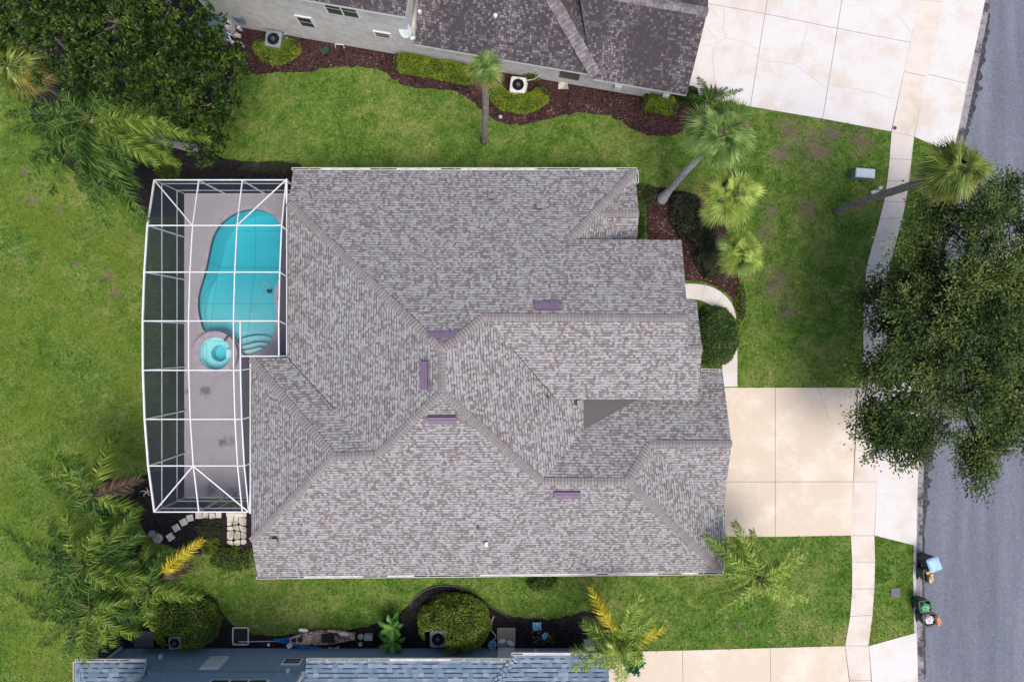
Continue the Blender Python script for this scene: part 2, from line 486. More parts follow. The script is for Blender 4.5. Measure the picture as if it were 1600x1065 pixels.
def m_plaster():
    t = NT("pool_plaster", 0.8, 0.2)
    bt = t.n("TexBrick")
    bt.inputs["Scale"].default_value = 1.0
    bt.offset = 0.0
    bt.inputs["Brick Width"].default_value = 2.0
    bt.inputs["Row Height"].default_value = 2.0
    bt.inputs["Mortar Size"].default_value = 0.03
    bt.inputs["Color1"].default_value = (0.66, 0.78, 0.80, 1)
    bt.inputs["Color2"].default_value = (0.66, 0.78, 0.80, 1)
    bt.inputs["Mortar"].default_value = (0.46, 0.60, 0.63, 1)
    t.l(t.pos(), bt.inputs[0])
    return t.col(t.mix(t.math('MULTIPLY', t.smooth(t.noise(14, 4, 0.7), 0.3, 0.8), 0.3), bt.outputs[0], (0.50, 0.64, 0.66)))


def m_camo():
    t = NT("camouflage_plastic", 0.5, 0.4)
    f = t.noise(3.2, 3, 0.6, dist=1.2)
    return t.col(t.ramp(f, [(0.0, (0.02, 0.018, 0.016)), (0.40, (0.04, 0.034, 0.03)), (0.45, (0.36, 0.25, 0.18)), (0.60, (0.47, 0.345, 0.26)), (0.64, (0.12, 0.085, 0.06))]))


M['deck'] = m_deck()
M['screenroof'] = m_screen("roof_screen", (0.09, 0.10, 0.12), 0.12)
M['screenwall'] = m_screen("wall_screen", (0.022, 0.029, 0.050), 0.74)
M['water'] = m_water(0.95)
M['spawater'] = m_water(1.1)
M['plaster'] = m_plaster()
M['camo'] = m_camo()
M['coping'] = simple("pool_coping", (0.32, 0.29, 0.33), 0.85, 0.12, 4)


# ------------------------------------------------------------------ mesh helpers
ORIG = {}


class MB:
    """collects geometry (world coordinates) and builds ONE mesh object"""
    def __init__(s):
        s.v, s.f, s.mi = [], [], []

    def add(s, verts, faces, mi=0):
        o = len(s.v)
        s.v.extend([tuple(p) for p in verts])
        s.f.extend([tuple(i + o for i in f) for f in faces])
        s.mi.extend([mi] * len(faces))
        return s

    def addnp(s, V, F, mi=0):
        o = len(s.v)
        s.v.extend(V.tolist())
        s.f.extend((F + o).tolist())
        s.mi.extend([mi] * len(F))
        return s

    def poly(s, pts, mi=0):
        return s.add(pts, [tuple(range(len(pts)))], mi)

    def box(s, c, d, rot=0.0, mi=0, taper=1.0):
        hx, hy, hz = d[0] / 2, d[1] / 2, d[2] / 2
        cs, sn = math.cos(rot), math.sin(rot)
        vs = []
        for z, k in ((-hz, taper), (hz, 1.0)):
            for x, y in ((-hx, -hy), (hx, -hy), (hx, hy), (-hx, hy)):
                x, y = x * k, y * k
                vs.append((c[0] + x * cs - y * sn, c[1] + x * sn + y * cs, c[2] + z))
        return s.add(vs, [(0, 3, 2, 1), (4, 5, 6, 7), (0, 1, 5, 4), (1, 2, 6, 5), (2, 3, 7, 6), (3, 0, 4, 7)], mi)

    def bar(s, p, q, wd=0.05, ht=0.05, up=(0, 0, 1), mi=0):
        p, q = Vector(p), Vector(q)
        d = (q - p).normalized()
        u = Vector(up)
        if abs(d.dot(u)) > 0.95:
            u = Vector((1, 0, 0))
        a = d.cross(u).normalized()
        b = a.cross(d).normalized()
        vs = []
        for o in (p, q):
            for x, y in ((-1, -1), (1, -1), (1, 1), (-1, 1)):
                vs.append(o + a * (x * wd / 2) + b * (y * ht / 2))
        return s.add(vs, [(0, 3, 2, 1), (4, 5, 6, 7), (0, 1, 5, 4), (1, 2, 6, 5), (2, 3, 7, 6), (3, 0, 4, 7)], mi)

    def tube(s, pts, rad, n=8, mi=0, cap=True):
        pts = [Vector(p) for p in pts]
        if not hasattr(rad, '__len__'):
            rad = [rad] * len(pts)
        vs, fs = [], []
        prev = None
        for i, p in enumerate(pts):
            d = (pts[min(i + 1, len(pts) - 1)] - pts[max(i - 1, 0)])
            d = d.normalized() if d.length > 1e-9 else Vector((0, 0, 1))
            if prev is None:
                u = Vector((1, 0, 0)) if abs(d.x) < 0.9 else Vector((0, 1, 0))
            else:
                u = prev
            a = (u - d * u.dot(d)).normalized()
            prev = a
            b = d.cross(a)
            for k in range(n):
                t = 2 * PI * k / n
                vs.append(p + (a * math.cos(t) + b * math.sin(t)) * rad[i])
        for i in range(len(pts) - 1):
            for k in range(n):
                k2 = (k + 1) % n
                fs.append((i * n + k, i * n + k2, (i + 1) * n + k2, (i + 1) * n + k))
        if cap:
            fs.append(tuple(range(n - 1, -1, -1)))
            fs.append(tuple((len(pts) - 1) * n + k for k in range(n)))
        return s.add(vs, fs, mi)

    def prism(s, poly, z0, z1, mi=0, side=None, bottom=True):
        """poly: list of (x, y); z1 may be a list of per-vertex heights"""
        n = len(poly)
        zt = z1 if hasattr(z1, '__len__') else [z1] * n
        vs = [(p[0], p[1], z0) for p in poly] + [(p[0], p[1], zt[i]) for i, p in enumerate(poly)]
        s.add(vs, [tuple(n + i for i in range(n))], mi)
        o = len(s.v) - 2 * n
        fs = [(i, (i + 1) % n, n + (i + 1) % n, n + i) for i in range(n)]
        if bottom:
            fs.append(tuple(range(n - 1, -1, -1)))
        s.f.extend([tuple(k + o for k in f) for f in fs])
        s.mi.extend([mi if side is None else side] * len(fs))
        return s

    def lathe(s, c, prof, n=20, mi=0, sx=1.0, sy=1.0, cap=True):
        vs, fs = [], []
        for (r, z) in prof:
            for k in range(n):
                t = 2 * PI * k / n
                vs.append((c[0] + r * math.cos(t) * sx, c[1] + r * math.sin(t) * sy, c[2] + z))
        for i in range(len(prof) - 1):
            for k in range(n):
                k2 = (k + 1) % n
                fs.append((i * n + k, i * n + k2, (i + 1) * n + k2, (i + 1) * n + k))
        if cap and prof[0][0] > 1e-6:
            fs.append(tuple(range(n - 1, -1, -1)))
        if cap and prof[-1][0] > 1e-6:
            fs.append(tuple((len(prof) - 1) * n + k for k in range(n)))
        return s.add(vs, fs, mi)

    def ribbon(s, pts, wd, mi=0):
        """flat strip on the ground following pts (3D)"""
        pts = [Vector(p) for p in pts]
        for a, b in zip(pts[:-1], pts[1:]):
            d = (b - a)
            if d.length < 1e-6:
                continue
            nrm = Vector((-d.y, d.x, 0)).normalized() * wd / 2
            s.add([a - nrm, b - nrm, b + nrm, a + nrm], [(0, 1, 2, 3)], mi)
        return s

    def build(s, name, mats, parent=None, smooth=False, uv=False):
        me = bpy.data.meshes.new(name)
        me.from_pydata(s.v, [], s.f)
        if not isinstance(mats, (list, tuple)):
            mats = [mats]
        for m in mats:
            me.materials.append(M[m] if isinstance(m, str) else m)
        me.polygons.foreach_set("material_index", s.mi)
        if smooth:
            me.polygons.foreach_set("use_smooth", [True] * len(s.f))
        if uv:
            ul = me.uv_layers.new(name="UVMap")
            for p in me.polygons:
                nr = p.normal
                if nr.z < 0:
                    nr = -nr
                uu = Vector((0, 0, 1)).cross(nr)
                uu = uu.normalized() if uu.length > 1e-4 else Vector((1, 0, 0))
                vv = nr.cross(uu)
                for li in p.loop_indices:
                    co = me.vertices[me.loops[li].vertex_index].co
                    ul.data[li].uv = (co.dot(uu), co.dot(vv))
        me.update()
        o = bpy.data.objects.new(name, me)
        COL.objects.link(o)
        if parent is not None:
            o.parent = parent
            og = ORIG.get(parent.name, Vector((0, 0, 0)))
            o.matrix_parent_inverse = Matrix.Translation(-og)
        return o


def tag(o, label, cat, group=None, kind=None):
    if label:
        o['label'] = label
    if cat:
        o['category'] = cat
    if group:
        o['group'] = group
    if kind:
        o['kind'] = kind
    return o


def thing(name, label, cat, loc, group=None):
    o = bpy.data.objects.new(name, None)
    COL.objects.link(o)
    o.empty_display_size = 0.3
    o.location = loc
    ORIG[o.name] = Vector(loc)
    return tag(o, label, cat, group)


def structure(o, label=None):
    o['kind'] = 'structure'
    if label:
        o['label'] = label
    return o


def fill(outer, holes, z, name, mat):
    """flat sheet with holes"""
    bm = bmesh.new()
    edges = []
    for loop in [outer] + holes:
        vs = [bm.verts.new((p[0], p[1], z)) for p in loop]
        for i in range(len(vs)):
            edges.append(bm.edges.new((vs[i], vs[(i + 1) % len(vs)])))
    bmesh.ops.triangle_fill(bm, use_beauty=True, use_dissolve=False, edges=edges)
    me = bpy.data.meshes.new(name)
    bm.to_mesh(me)
    bm.free()
    me.materials.append(M[mat])
    o = bpy.data.objects.new(name, me)
    COL.objects.link(o)
    return o


def smooth_loop(pts, it=2, closed=True):
    for _ in range(it):
        out = []
        n = len(pts)
        rngi = range(n) if closed else range(n - 1)
        if not closed:
            out.append(pts[0])
        for i in rngi:
            a, b = Vector(pts[i]), Vector(pts[(i + 1) % n])
            out.append(tuple(a * 0.75 + b * 0.25))
            out.append(tuple(a * 0.25 + b * 0.75))
        if not closed:
            out.append(pts[-1])
        pts = out
    return pts


def lerp(a, b, t):
    return a + (b - a) * t


def unit(a):
    return a / np.maximum(np.linalg.norm(a, axis=1, keepdims=True), 1e-9)


def leaves(mb, pos, d, L, W, mi=0, upv=None, fold=0.12):
    """N pointed leaves: pos (N,3) stalk ends, d (N,3) directions"""
    N = len(pos)
    d = unit(d)
    if upv is None:
        upv = unit(rng.normal(size=(N, 3)) + np.array([0, 0, 1.2]))
    side = unit(np.cross(d, upv))
    nrm = np.cross(side, d)
    L = np.broadcast_to(np.asarray(L, float).reshape(-1, 1), (N, 1))
    W = np.broadcast_to(np.asarray(W, float).reshape(-1, 1), (N, 1))
    mid = pos + d * L * 0.45 + nrm * L * fold
    V = np.stack([pos, mid + side * W / 2, pos + d * L, mid - side * W / 2], 1).reshape(-1, 3)
    F = np.arange(N * 4).reshape(N, 4)
    return mb.addnp(V, F, mi)


# ================================================================== GROUND
road_edge = [(1850, -1500), (1600, -270), (1555, -20), (1510, 205), (1487, 310), (1474, 387), (1467, 461), (1456, 600), (1446, 711), (1444, 800), (1443, 900), (1446, 1065), (1450, 1300), (1470, 2600)]
gut_w = [13, 13, 11, 12, 12, 12, 11, 11, 11, 10, 11, 11, 11, 11]
gut_edge = [(x - g, y) for (x, y), g in zip(road_edge, gut_w)]
kerb_edge = [(x - 5.5, y) for (x, y) in gut_edge]


def xyl(pts, z=0.0):
    return [tuple(P(x, y, z).xy) for x, y in pts]


cage_X = [-17.02, -14.90, -12.83, -10.75]
cage_Y = [7.65, 5.38, 3.18, 0.92, -1.35, -3.62, -5.83, -8.12]
cage_Z = [3.10, 3.73, 4.00, 4.14, 4.12, 3.97, 3.66, 3.10]
deck_out = [(-17.08, 7.72), (-10.2, 7.72), (-10.2, -0.6), (-12.0, -0.6), (-12.0, -8.2), (-17.08, -8.2)]

lawn_out = [(-400, 500), (400 * 0 + xyl(kerb_edge)[0][0], 500)] + xyl(kerb_edge) + [(xyl(kerb_edge)[-1][0], -500), (-400, -500)]
lawn = structure(fill(lawn_out, [deck_out], 0.0, "lawn", 'lawn'), "mown green lawn with drier brown patches")
base = MB().poly([(-600, -600, -3.2), (600, -600, -3.2), (600, 600, -3.2), (-600, 600, -3.2)]).build("ground", 'soil')
structure(base)

# road, gutter, kerb
mb = MB()
re = [Vector((*p, -0.13)) for p in xyl(road_edge)]
for a, b in zip(re[:-1], re[1:]):
    mb.poly([a, (a.x + 12 + 0 * a.y, a.y, -0.13), (b.x + 12, b.y, -0.13), b])
structure(mb.build("road", 'asphalt'), "blue grey asphalt street")
mb = MB()
far = [Vector((p.x + 12, p.y, -0.06)) for p in re]
for a, b in zip(far[:-1], far[1:]):
    mb.poly([a, (500, a.y, -0.06), (500, b.y, -0.06), b])
structure(mb.build("far_verge", 'lawn'))
mb = MB()
ge = [Vector((*p, -0.115)) for p in xyl(gut_edge)]
for i in range(len(re) - 1):
    mb.poly([ge[i] + Vector((0, 0, -0.015)), re[i] + Vector((0, 0, 0.004)), re[i + 1] + Vector((0, 0, 0.004)), ge[i + 1] + Vector((0, 0, -0.015))])
# expansion joints in the gutter
for i in range(1, len(re) - 2):
    a, b, c, d = ge[i], ge[i + 1], re[i], re[i + 1]
    nn = max(1, int((b - a).length / 3.0))
    for k in range(nn):
        t = (k + 0.5) / nn
        mb.ribbon([lerp(a, b, t) + Vector((0, 0, 0.012)), lerp(c, d, t) + Vector((0, 0, 0.024))], 0.03, 1)
structure(mb.build("gutter_strip", ['kerbconcrete', 'joint']), "stained concrete gutter beside the street")
def edge_dirt(y0, y1, wmax, n=60):
    mb = MB()
    A_, B_ = [], []
    for i in range(n + 1):
        y = lerp(y0, y1, i / n)
        for (xa, ya), (xb, yb) in zip(road_edge[:-1], road_edge[1:]):
            if ya <= y <= yb:
                x = lerp(xa, xb, (y - ya) / (yb - ya))
        A_.append((x - 2, y))
        B_.append((x + wmax * math.sin(PI * i / n) ** 0.7 * (0.25 + 0.75 * abs(mnoise.noise((y * 0.09, 2.2, 0))) * 2) + random.uniform(-0.4, 0.8), y))
    for i in range(n):
        mb.poly([P(*A_[i], -0.119), P(*A_[i + 1], -0.119), P(*B_[i + 1], -0.119), P(*B_[i], -0.119)])
    structure(mb.build("road_dirt", 'roaddirt'), "dark dirt washed up along the gutter edge")


M['roaddirt'] = simple("road_dirt", (0.045, 0.045, 0.055), 0.95, 0.6, 7)
edge_dirt(20, 235, 11)
edge_dirt(300, 520, 7)
edge_dirt(610, 830, 15)
edge_dirt(830, 1060, 2.5)
mb = MB()
ke = [Vector((*p, 0.012)) for p in xyl(kerb_edge)]
for i in range(len(re) - 1):
    g0, g1 = ge[i].copy(), ge[i + 1].copy()
    t0, t1 = Vector((g0.x - 0.03, g0.y, 0.012)), Vector((g1.x - 0.03, g1.y, 0.012))
    mb.poly([ke[i], t0, t1, ke[i + 1]])
    mb.poly([t0, g0 + Vector((0, 0, -0.02)), g1 + Vector((0, 0, -0.02)), t1])
structure(mb.build("kerb", 'kerbtop'), "low pale concrete kerb")


# -------------------------------------------------------------- concrete slabs
def slabs(name, polys, mat, z=0.03, gap=0.022, cracks=(), label=None, jitter=0.0):
    """each polygon (photo pixels on the ground) is one slab; joints are real gaps over dark dirt"""
    mb = MB()
    for pl in polys:
        w_ = xyl(pl)
        c = Vector((sum(p[0] for p in w_) / len(w_), sum(p[1] for p in w_) / len(w_)))
        mb.poly([(p[0], p[1], z - 0.022) for p in w_], 1)
        ins = []
        n = len(w_)
        for i in range(n):                      # inset along both edges
            p0, p1, p2 = Vector(w_[i - 1]), Vector(w_[i]), Vector(w_[(i + 1) % n])
            d1, d2 = (p1 - p0).normalized(), (p2 - p1).normalized()
            n1 = Vector((-d1.y, d1.x)); n2 = Vector((-d2.y, d2.x))
            if n1.dot(c - p1) < 0: n1 = -n1
            if n2.dot(c - p1) < 0: n2 = -n2
            b = (n1 + n2)
            b = b / max(0.5, b.dot(n1)) if b.length > 0.2 else n1
            ins.append(p1 + b * gap / 2)
        mb.prism(ins, z - 0.021, z + random.uniform(-jitter, jitter), 0, bottom=False)
    for cr in cracks:
        pts = []
        for (a, b) in zip(cr[:-1], cr[1:]):
            for k in range(5):
                t = k / 5
                pts.append(P(lerp(a[0], b[0], t) + random.uniform(-1, 1), lerp(a[1], b[1], t) + random.uniform(-1, 1)) + Vector((0, 0, z + 0.006)))
        pts.append(P(*cr[-1]) + Vector((0, 0, z + 0.006)))
        mb.ribbon(pts, 0.016, 2)
    return structure(mb.build(name, [mat, 'joint', 'crack']), label)


M['crack'] = simple("hairline_crack", (0.34, 0.30, 0.27))
slabs("driveway", [[(1095, 605), (1211, 605), (1211, 752), (1095, 752)], [(1211, 605), (1339, 605), (1333, 752), (1211, 752)],
                   [(1095, 752), (1211, 752), (1211, 838), (1095, 838)], [(1211, 752), (1333, 752), (1330, 836), (1211, 838)]], 'tanconcrete',
      cracks=[[(1279, 606), (1284, 625), (1295, 655)]], label="tan concrete driveway of the large house")
slabs("driveway_apron", [[(1377, 605), (1410, 598), (1441, 585), (1440, 640), (1435, 730), (1371, 716)], [(1371, 716), (1435, 730), (1432, 790), (1431, 852), (1366, 836)]], 'concrete',
      label="white concrete apron between sidewalk and street")
slabs("driveway", [[(1098, 5), (1195, 22), (1172, 167), (1058, 146)], [(1195, 22), (1308, 45), (1285, 186), (1172, 167)], [(1308, 45), (1422, 67), (1392, 206), (1285, 186)],
                   [(1085, -95), (1215, -95), (1195, 22), (1098, 5)], [(1215, -95), (1330, -95), (1308, 45), (1195, 22)], [(1330, -95), (1458, -95), (1422, 67), (1308, 45)]], 'concrete',
      cracks=[[(1131, 12), (1130, 45), (1134, 60), (1118, 68), (1112, 90), (1120, 150)], [(1134, 60), (1155, 64), (1182, 77)], [(1118, 62), (1104, 45)], [(1112, 72), (1096, 72)],
              [(1262, 42), (1252, 75), (1242, 101), (1290, 138)], [(1242, 101), (1215, 97), (1186, 95)], [(1300, 134), (1340, 140), (1400, 155)], [(1422, 50), (1400, 20)]],
      label="white cracked concrete driveway at top right")
slabs("driveway_apron", [[(1476, -8), (1541, -8), (1518, 100), (1510, 131), (1448, 116)], [(1448, 116), (1510, 131), (1494, 215), (1475, 232), (1455, 226), (1428, 214)], [(1499, -95), (1560, -95), (1541, -8), (1476, -8)]],
      'concrete', cracks=[[(1412, 114), (1448, 120)]], label="white apron at the top right corner")
slabs("driveway", [[(905, 1018), (1066, 1015), (1068, 1110), (905, 1110)], [(1066, 1015), (1203, 1011), (1205, 1110), (1068, 1110)], [(1203, 1011), (1320, 1008), (1326.5, 1062), (1329.5, 1110), (1205, 1110)]], 'tanconcrete',
      label="pinkish tan driveway at the bottom")
slabs("driveway_apron", [[(1357, 1008), (1432, 987), (1435, 1110), (1364.5, 1110), (1361.5, 1062)]], 'concrete', label="white apron at the bottom right")
# sidewalk
L_ = [(1330, 1110), (1327, 1062), (1320, 1008), (1328, 962), (1331, 919), (1331, 877), (1329, 836), (1333, 752), (1336, 700), (1340, 605), (1347, 570), (1348.5, 530), (1348.5, 490), (1350, 450), (1354, 415),
      (1364, 378), (1374, 342), (1381, 315), (1386, 282), (1389.5, 248), (1392.5, 206), (1412, 112), (1436, 0), (1456, -95)]
R_ = [(1364, 1110), (1361, 1062), (1357, 1008), (1363, 960), (1366, 919), (1367, 877), (1366, 836), (1370, 752), (1372, 717), (1377, 605), (1383, 572), (1385, 532), (1386, 492), (1387, 452), (1391, 414),
      (1401, 374), (1410, 340), (1415, 316), (1420, 284), (1424, 250), (1428, 214), (1448, 120), (1474, 4), (1497, -95)]
slabs("sidewalk", [[L_[i], L_[i + 1], R_[i + 1], R_[i]] for i in range(len(L_) - 1)], 'walkconcrete', gap=0.016, jitter=0.003, label="concrete sidewalk curving beside the street")
# front walk
wo = smooth_loop([(1060, 443), (1092, 443), (1117, 449), (1138, 465), (1150, 487), (1152, 530), (1152, 604)], 2, False)
wi = smooth_loop([(1060, 467), (1088, 467), (1108, 474), (1121, 488), (1127, 510), (1128, 540), (1128, 604)], 2, False)
nw = len(wo)
ix = [0, 7, 12, 17, nw - 7, nw - 1]
slabs("front_walk", [[*wo[a:b + 1], *wi[a:b + 1][::-1]] for a, b in zip(ix[:-1], ix[1:])], 'concrete', gap=0.012, z=0.034, label="white curved front walk")


# -------------------------------------------------------------- planting beds, and dark sheets painting shade under trees
def bed(name, pts, mat, z=0.012, label=None, it=2):
    mb = MB()
    w_ = smooth_loop([(x + random.uniform(-1.5, 1.5), y + random.uniform(-1.5, 1.5)) for x, y in pts], it)
    w_ = [(x + random.uniform(-2, 2), y + random.uniform(-2, 2)) for x, y in w_]
    mb.poly([(*p, z) for p in xyl(w_)])
    return structure(mb.build(name, mat), label)


bed("mulch_bed", [(330, 30), (345, 70), (370, 112), (400, 116), (440, 114), (475, 113), (505, 106), (530, 104), (560, 103), (595, 108), (615, 125), (645, 137), (690, 141), (725, 148), (745, 165), (768, 186), (800, 196), (835, 192),
                  (870, 180), (920, 174), (960, 182), (985, 204), (1012, 213), (1055, 214), (1074, 192), (1098, 160), (1112, 130), (1060, 110), (690, 50), (345, 0)], 'mulch', label="reddish mulch bed along the grey neighbour house")
bed("soil_or_shade_bed", [(195, 305), (215, 285), (250, 255), (275, 228), (300, 222), (325, 236), (352, 250), (400, 255), (440, 257), (478, 262), (478, 300), (290, 305), (285, 345), (205, 335)], 'soil', label="dark soil bed behind the pool cage")
bed("soil_or_shade_bed", [(300, 728), (235, 738), (213, 745), (205, 768), (214, 800), (228, 835), (255, 850), (300, 868), (395, 866), (440, 850), (440, 790), (300, 790)], 'soil', z=0.016, label="dark soil bed below the pool cage")
bed("soil_or_shade_bed", [(-20, -20), (320, -20), (345, 60), (372, 112), (350, 150), (320, 190), (290, 225), (230, 240), (190, 215), (130, 160), (70, 130), (-20, 120)], 'soil', z=0.008, label="dark soil sheet painting the shade beneath the upper left tree")  # dark sheet stands in for the shade seen through the crown gaps
bed("mulch_bed", [(1005, 288), (1028, 292), (1056, 299), (1090, 305), (1125, 330), (1140, 370), (1150, 420), (1160, 450), (1163, 500), (1152, 520), (1150, 480), (1135, 458), (1100, 438), (1020, 438), (1012, 380), (1008, 330)], 'mulch',
    label="reddish mulch bed in front of the large house")
bed("soil_or_shade_bed", [(262, 1040), (250, 970), (262, 935), (290, 925), (318, 928), (342, 948), (358, 972), (380, 988), (430, 994), (470, 988), (540, 986), (580, 975), (610, 966), (632, 955), (645, 935), (665, 920), (690, 914), (715, 916), (740, 928),
                 (765, 947), (795, 962), (830, 968), (870, 964), (900, 955), (930, 950), (948, 965), (955, 1040)], 'soil', label="dark soil bed along the blue neighbour house")
bed("soil_or_shade_bed", [(150, 1040), (158, 1000), (175, 978), (205, 985), (270, 1000), (270, 1040)], 'soil', z=0.016)
bed("soil_or_shade_bed", [(130, 860), (180, 835), (225, 850), (250, 880), (255, 920), (225, 950), (190, 985), (150, 970), (125, 930), (115, 890)], 'soil', z=0.008, label="brown soil and painted shade beneath the lower left palms")  # part bare dirt, part palm shade painted as dark ground
bed("soil_or_shade_bed", [(120, 760), (150, 745), (190, 750), (215, 770), (212, 800), (170, 810), (135, 795)], 'soil', z=0.020)  # dark patch paints palm shade over the soil near the trunk
bed("soil_or_shade_bed", [(60, 140), (130, 150), (200, 200), (262, 240), (245, 280), (205, 305), (150, 290), (100, 260), (62, 210), (45, 170)], 'soil', z=0.016)  # paints the shaded grass under the upper left palm as dark ground
bed("mulch_bed", [(1122, 836), (1133, 838), (1144, 845), (1148, 858), (1143, 872), (1132, 878), (1122, 875)], 'mulch', z=0.016, label="round brown mulch ring at the driveway corner")
# black plastic lawn edging round the big bush
mb = MB()
eg = smooth_loop([(640, 946), (650, 930), (668, 918), (690, 913), (716, 915), (742, 928), (768, 948), (796, 963)], 2, False)
for a, b in zip(eg[:-1], eg[1:]):
    mb.bar(P(*a) + Vector((0, 0, 0.04)), P(*b) + Vector((0, 0, 0.04)), 0.05, 0.09)
tag(mb.build("lawn_edging", 'black'), "black plastic lawn edging curving above the large round bush", "edging")
# fallen leaves on the beds
mb = MB()
def litter(pts, n, sz):
    c = np.array([[*P(random.uniform(pts[0], pts[2]), random.uniform(pts[1], pts[3])).xy, 0.03] for _ in range(n)])
    d = rng.normal(size=(n, 3)) * np.array([1, 1, 0.1])
    leaves(mb, c, d, rng.uniform(0.6, 1.3, n) * sz, rng.uniform(0.6, 1.2, n) * sz * 0.6)
litter((1012, 325, 1085, 436), 150, 0.10)
litter((1085, 380, 1158, 446), 60, 0.10)
litter((830, 985, 865, 1005), 60, 0.09)
litter((400, 85, 600, 108), 40, 0.07)
litter((800, 150, 1050, 200), 70, 0.07)
tag(mb.build("fallen_leaf", 'leaflitter'), "scattered yellow and brown fallen leaves on the beds", "leaf litter", kind='stuff')


# ================================================================== ROOF TOOLS
def roof_mesh(V, faces, mats, thick=0.16):
    """faces: list of (vertex name loop, material index); boundary gets fascia (last material)"""
    mb = MB()
    used = {n for f in faces for n in f[0]}
    names = [n for n in V if n in used]
    idx = {n: i for i, n in enumerate(names)}
    base = [V[n] for n in names]
    fl = [tuple(idx[n] for n in f[0]) for f in faces]
    for f, (_, mi) in zip(fl, faces):
        mb.add([base[i] for i in f], [tuple(range(len(f)))], mi)
    fm = len(mats) - 1
    cnt = {}
    for f in fl:
        for a, b in zip(f, f[1:] + f[:1]):
            cnt.setdefault(frozenset((a, b)), []).append((a, b))
    dn = Vector((0, 0, -thick))
    for k, e in cnt.items():
        if len(e) == 1:
            a, b = e[0]
            mb.add([base[a], base[b], base[b] + dn, base[a] + dn], [(0, 1, 2, 3)], fm)
    for f in fl:
        mb.add([base[i] + dn for i in f], [tuple(range(len(f)))], fm)
    return mb


def caps(mb, p, q, slope=0.4, wd=0.2, exp=0.15, mi=0):
    """overlapping ridge cap shingles from p (low) to q (high)"""
    p, q = Vector(p), Vector(q)
    d = q - p
    n = max(1, int(d.length / exp))
    hd = Vector((d.x, d.y, 0)).normalized()
    sd_ = Vector((-hd.y, hd.x, 0))
    st = d / n
    for i in range(n):
        a = p + st * i + Vector((0, 0, 0.055 + random.uniform(0, 0.008)))
        b = p + st * (i + 1.12) + Vector((0, 0, 0.030))
        k = wd * random.uniform(0.95, 1.05)
        dz = Vector((0, 0, -slope * k))
        v = [a + sd_ * k + dz, a, a - sd_ * k + dz, b + sd_ * k + dz, b, b - sd_ * k + dz]
        lo = [x - hd * 0.030 + Vector((0, 0, -0.03)) for x in v[:3]]
        mb.add(v + lo, [(0, 1, 4, 3), (1, 2, 5, 4)], mi)
        mb.add(v + lo, [(0, 6, 7, 1), (1, 7, 8, 2)], mi + 1)
    return mb


def gutter(name, p, q, parent, inward, strap=0.95, skip=0.25, mats=('gutterwhite', 'debris', 'guard')):
    """open K-style gutter with straps between p and q; inward = unit vector toward the roof"""
    p, q, iw = Vector(p), Vector(q), Vector(inward)
    mb = MB()
    dz = Vector((0, 0, -0.12))
    wd = 0.105
    outer_p, outer_q = p - iw * wd, q - iw * wd
    mb.bar(outer_p + dz / 2, outer_q + dz / 2, 0.024, 0.14)
    mb.bar(p - iw * wd / 2 + dz, q - iw * wd / 2 + dz, wd, 0.02)
    mb.bar(p + dz / 2 - iw * 0.012, q + dz / 2 - iw * 0.012, 0.02, 0.13)
    L = (q - p).length
    n = max(2, int(L / strap))
    d = (q - p).normalized()
    pos = 0.0
    while pos < L:
        a = p + d * min(pos, L)
        mb.bar(a - iw * 0.01 + Vector((0, 0, 0.012)), a - iw * wd + Vector((0, 0, 0.012)), 0.03, 0.012)
        pos += strap * random.uniform(0.7, 1.3)
    for e in (p, q):
        mb.bar(e - iw * 0.005 + dz / 2, e - iw * wd + dz / 2, 0.02, 0.14)
    # leaf litter in stretches of the trough, the rest leaf guard
    pos = 0.0
    while pos < L:
        seg = min(random.uniform(0.5, 1.6), L - pos)
        a, b = p + d * pos, p + d * (pos + seg)
        near = min(pos, L - pos) < L * 0.08
        mi = 1 if (random.random() < skip or near) else 2
        z_ = Vector((0, 0, -0.05 if mi == 1 else -0.012))
        mb.bar(a - iw * wd / 2 + z_, b - iw * wd / 2 + z_, wd - 0.05, 0.012, mi=mi)
        pos += seg
    return mb.build(name, list(mats), parent)


def tri_contains(p, a, b, c):
    d1 = (p[0] - b[0]) * (a[1] - b[1]) - (a[0] - b[0]) * (p[1] - b[1])
    d2 = (p[0] - c[0]) * (b[1] - c[1]) - (b[0] - c[0]) * (p[1] - c[1])
    d3 = (p[0] - a[0]) * (c[1] - a[1]) - (c[0] - a[0]) * (p[1] - a[1])
    neg = d1 < -1e-9 or d2 < -1e-9 or d3 < -1e-9
    pos_ = d1 > 1e-9 or d2 > 1e-9 or d3 > 1e-9
    return not (neg and pos_)


def roof_z(V, faces, x, y):
    best = None
    from mathutils.geometry import tessellate_polygon
    for loop, _ in faces:
        pts = [V[n] for n in loop]
        for t in tessellate_polygon([[Vector((p.x, p.y, 0)) for p in pts]]):
            a, b, c = (pts[i] for i in t)
            if tri_contains((x, y), a, b, c):
                det = (b.y - c.y) * (a.x - c.x) + (c.x - b.x) * (a.y - c.y)
                if abs(det) < 1e-9:
                    continue
                l1 = ((b.y - c.y) * (x - c.x) + (c.x - b.x) * (y - c.y)) / det
                l2 = ((c.y - a.y) * (x - c.x) + (a.x - c.x) * (y - c.y)) / det
                z = l1 * a.z + l2 * b.z + (1 - l1 - l2) * c.z
                best = z if best is None else min(best, z)
    return best


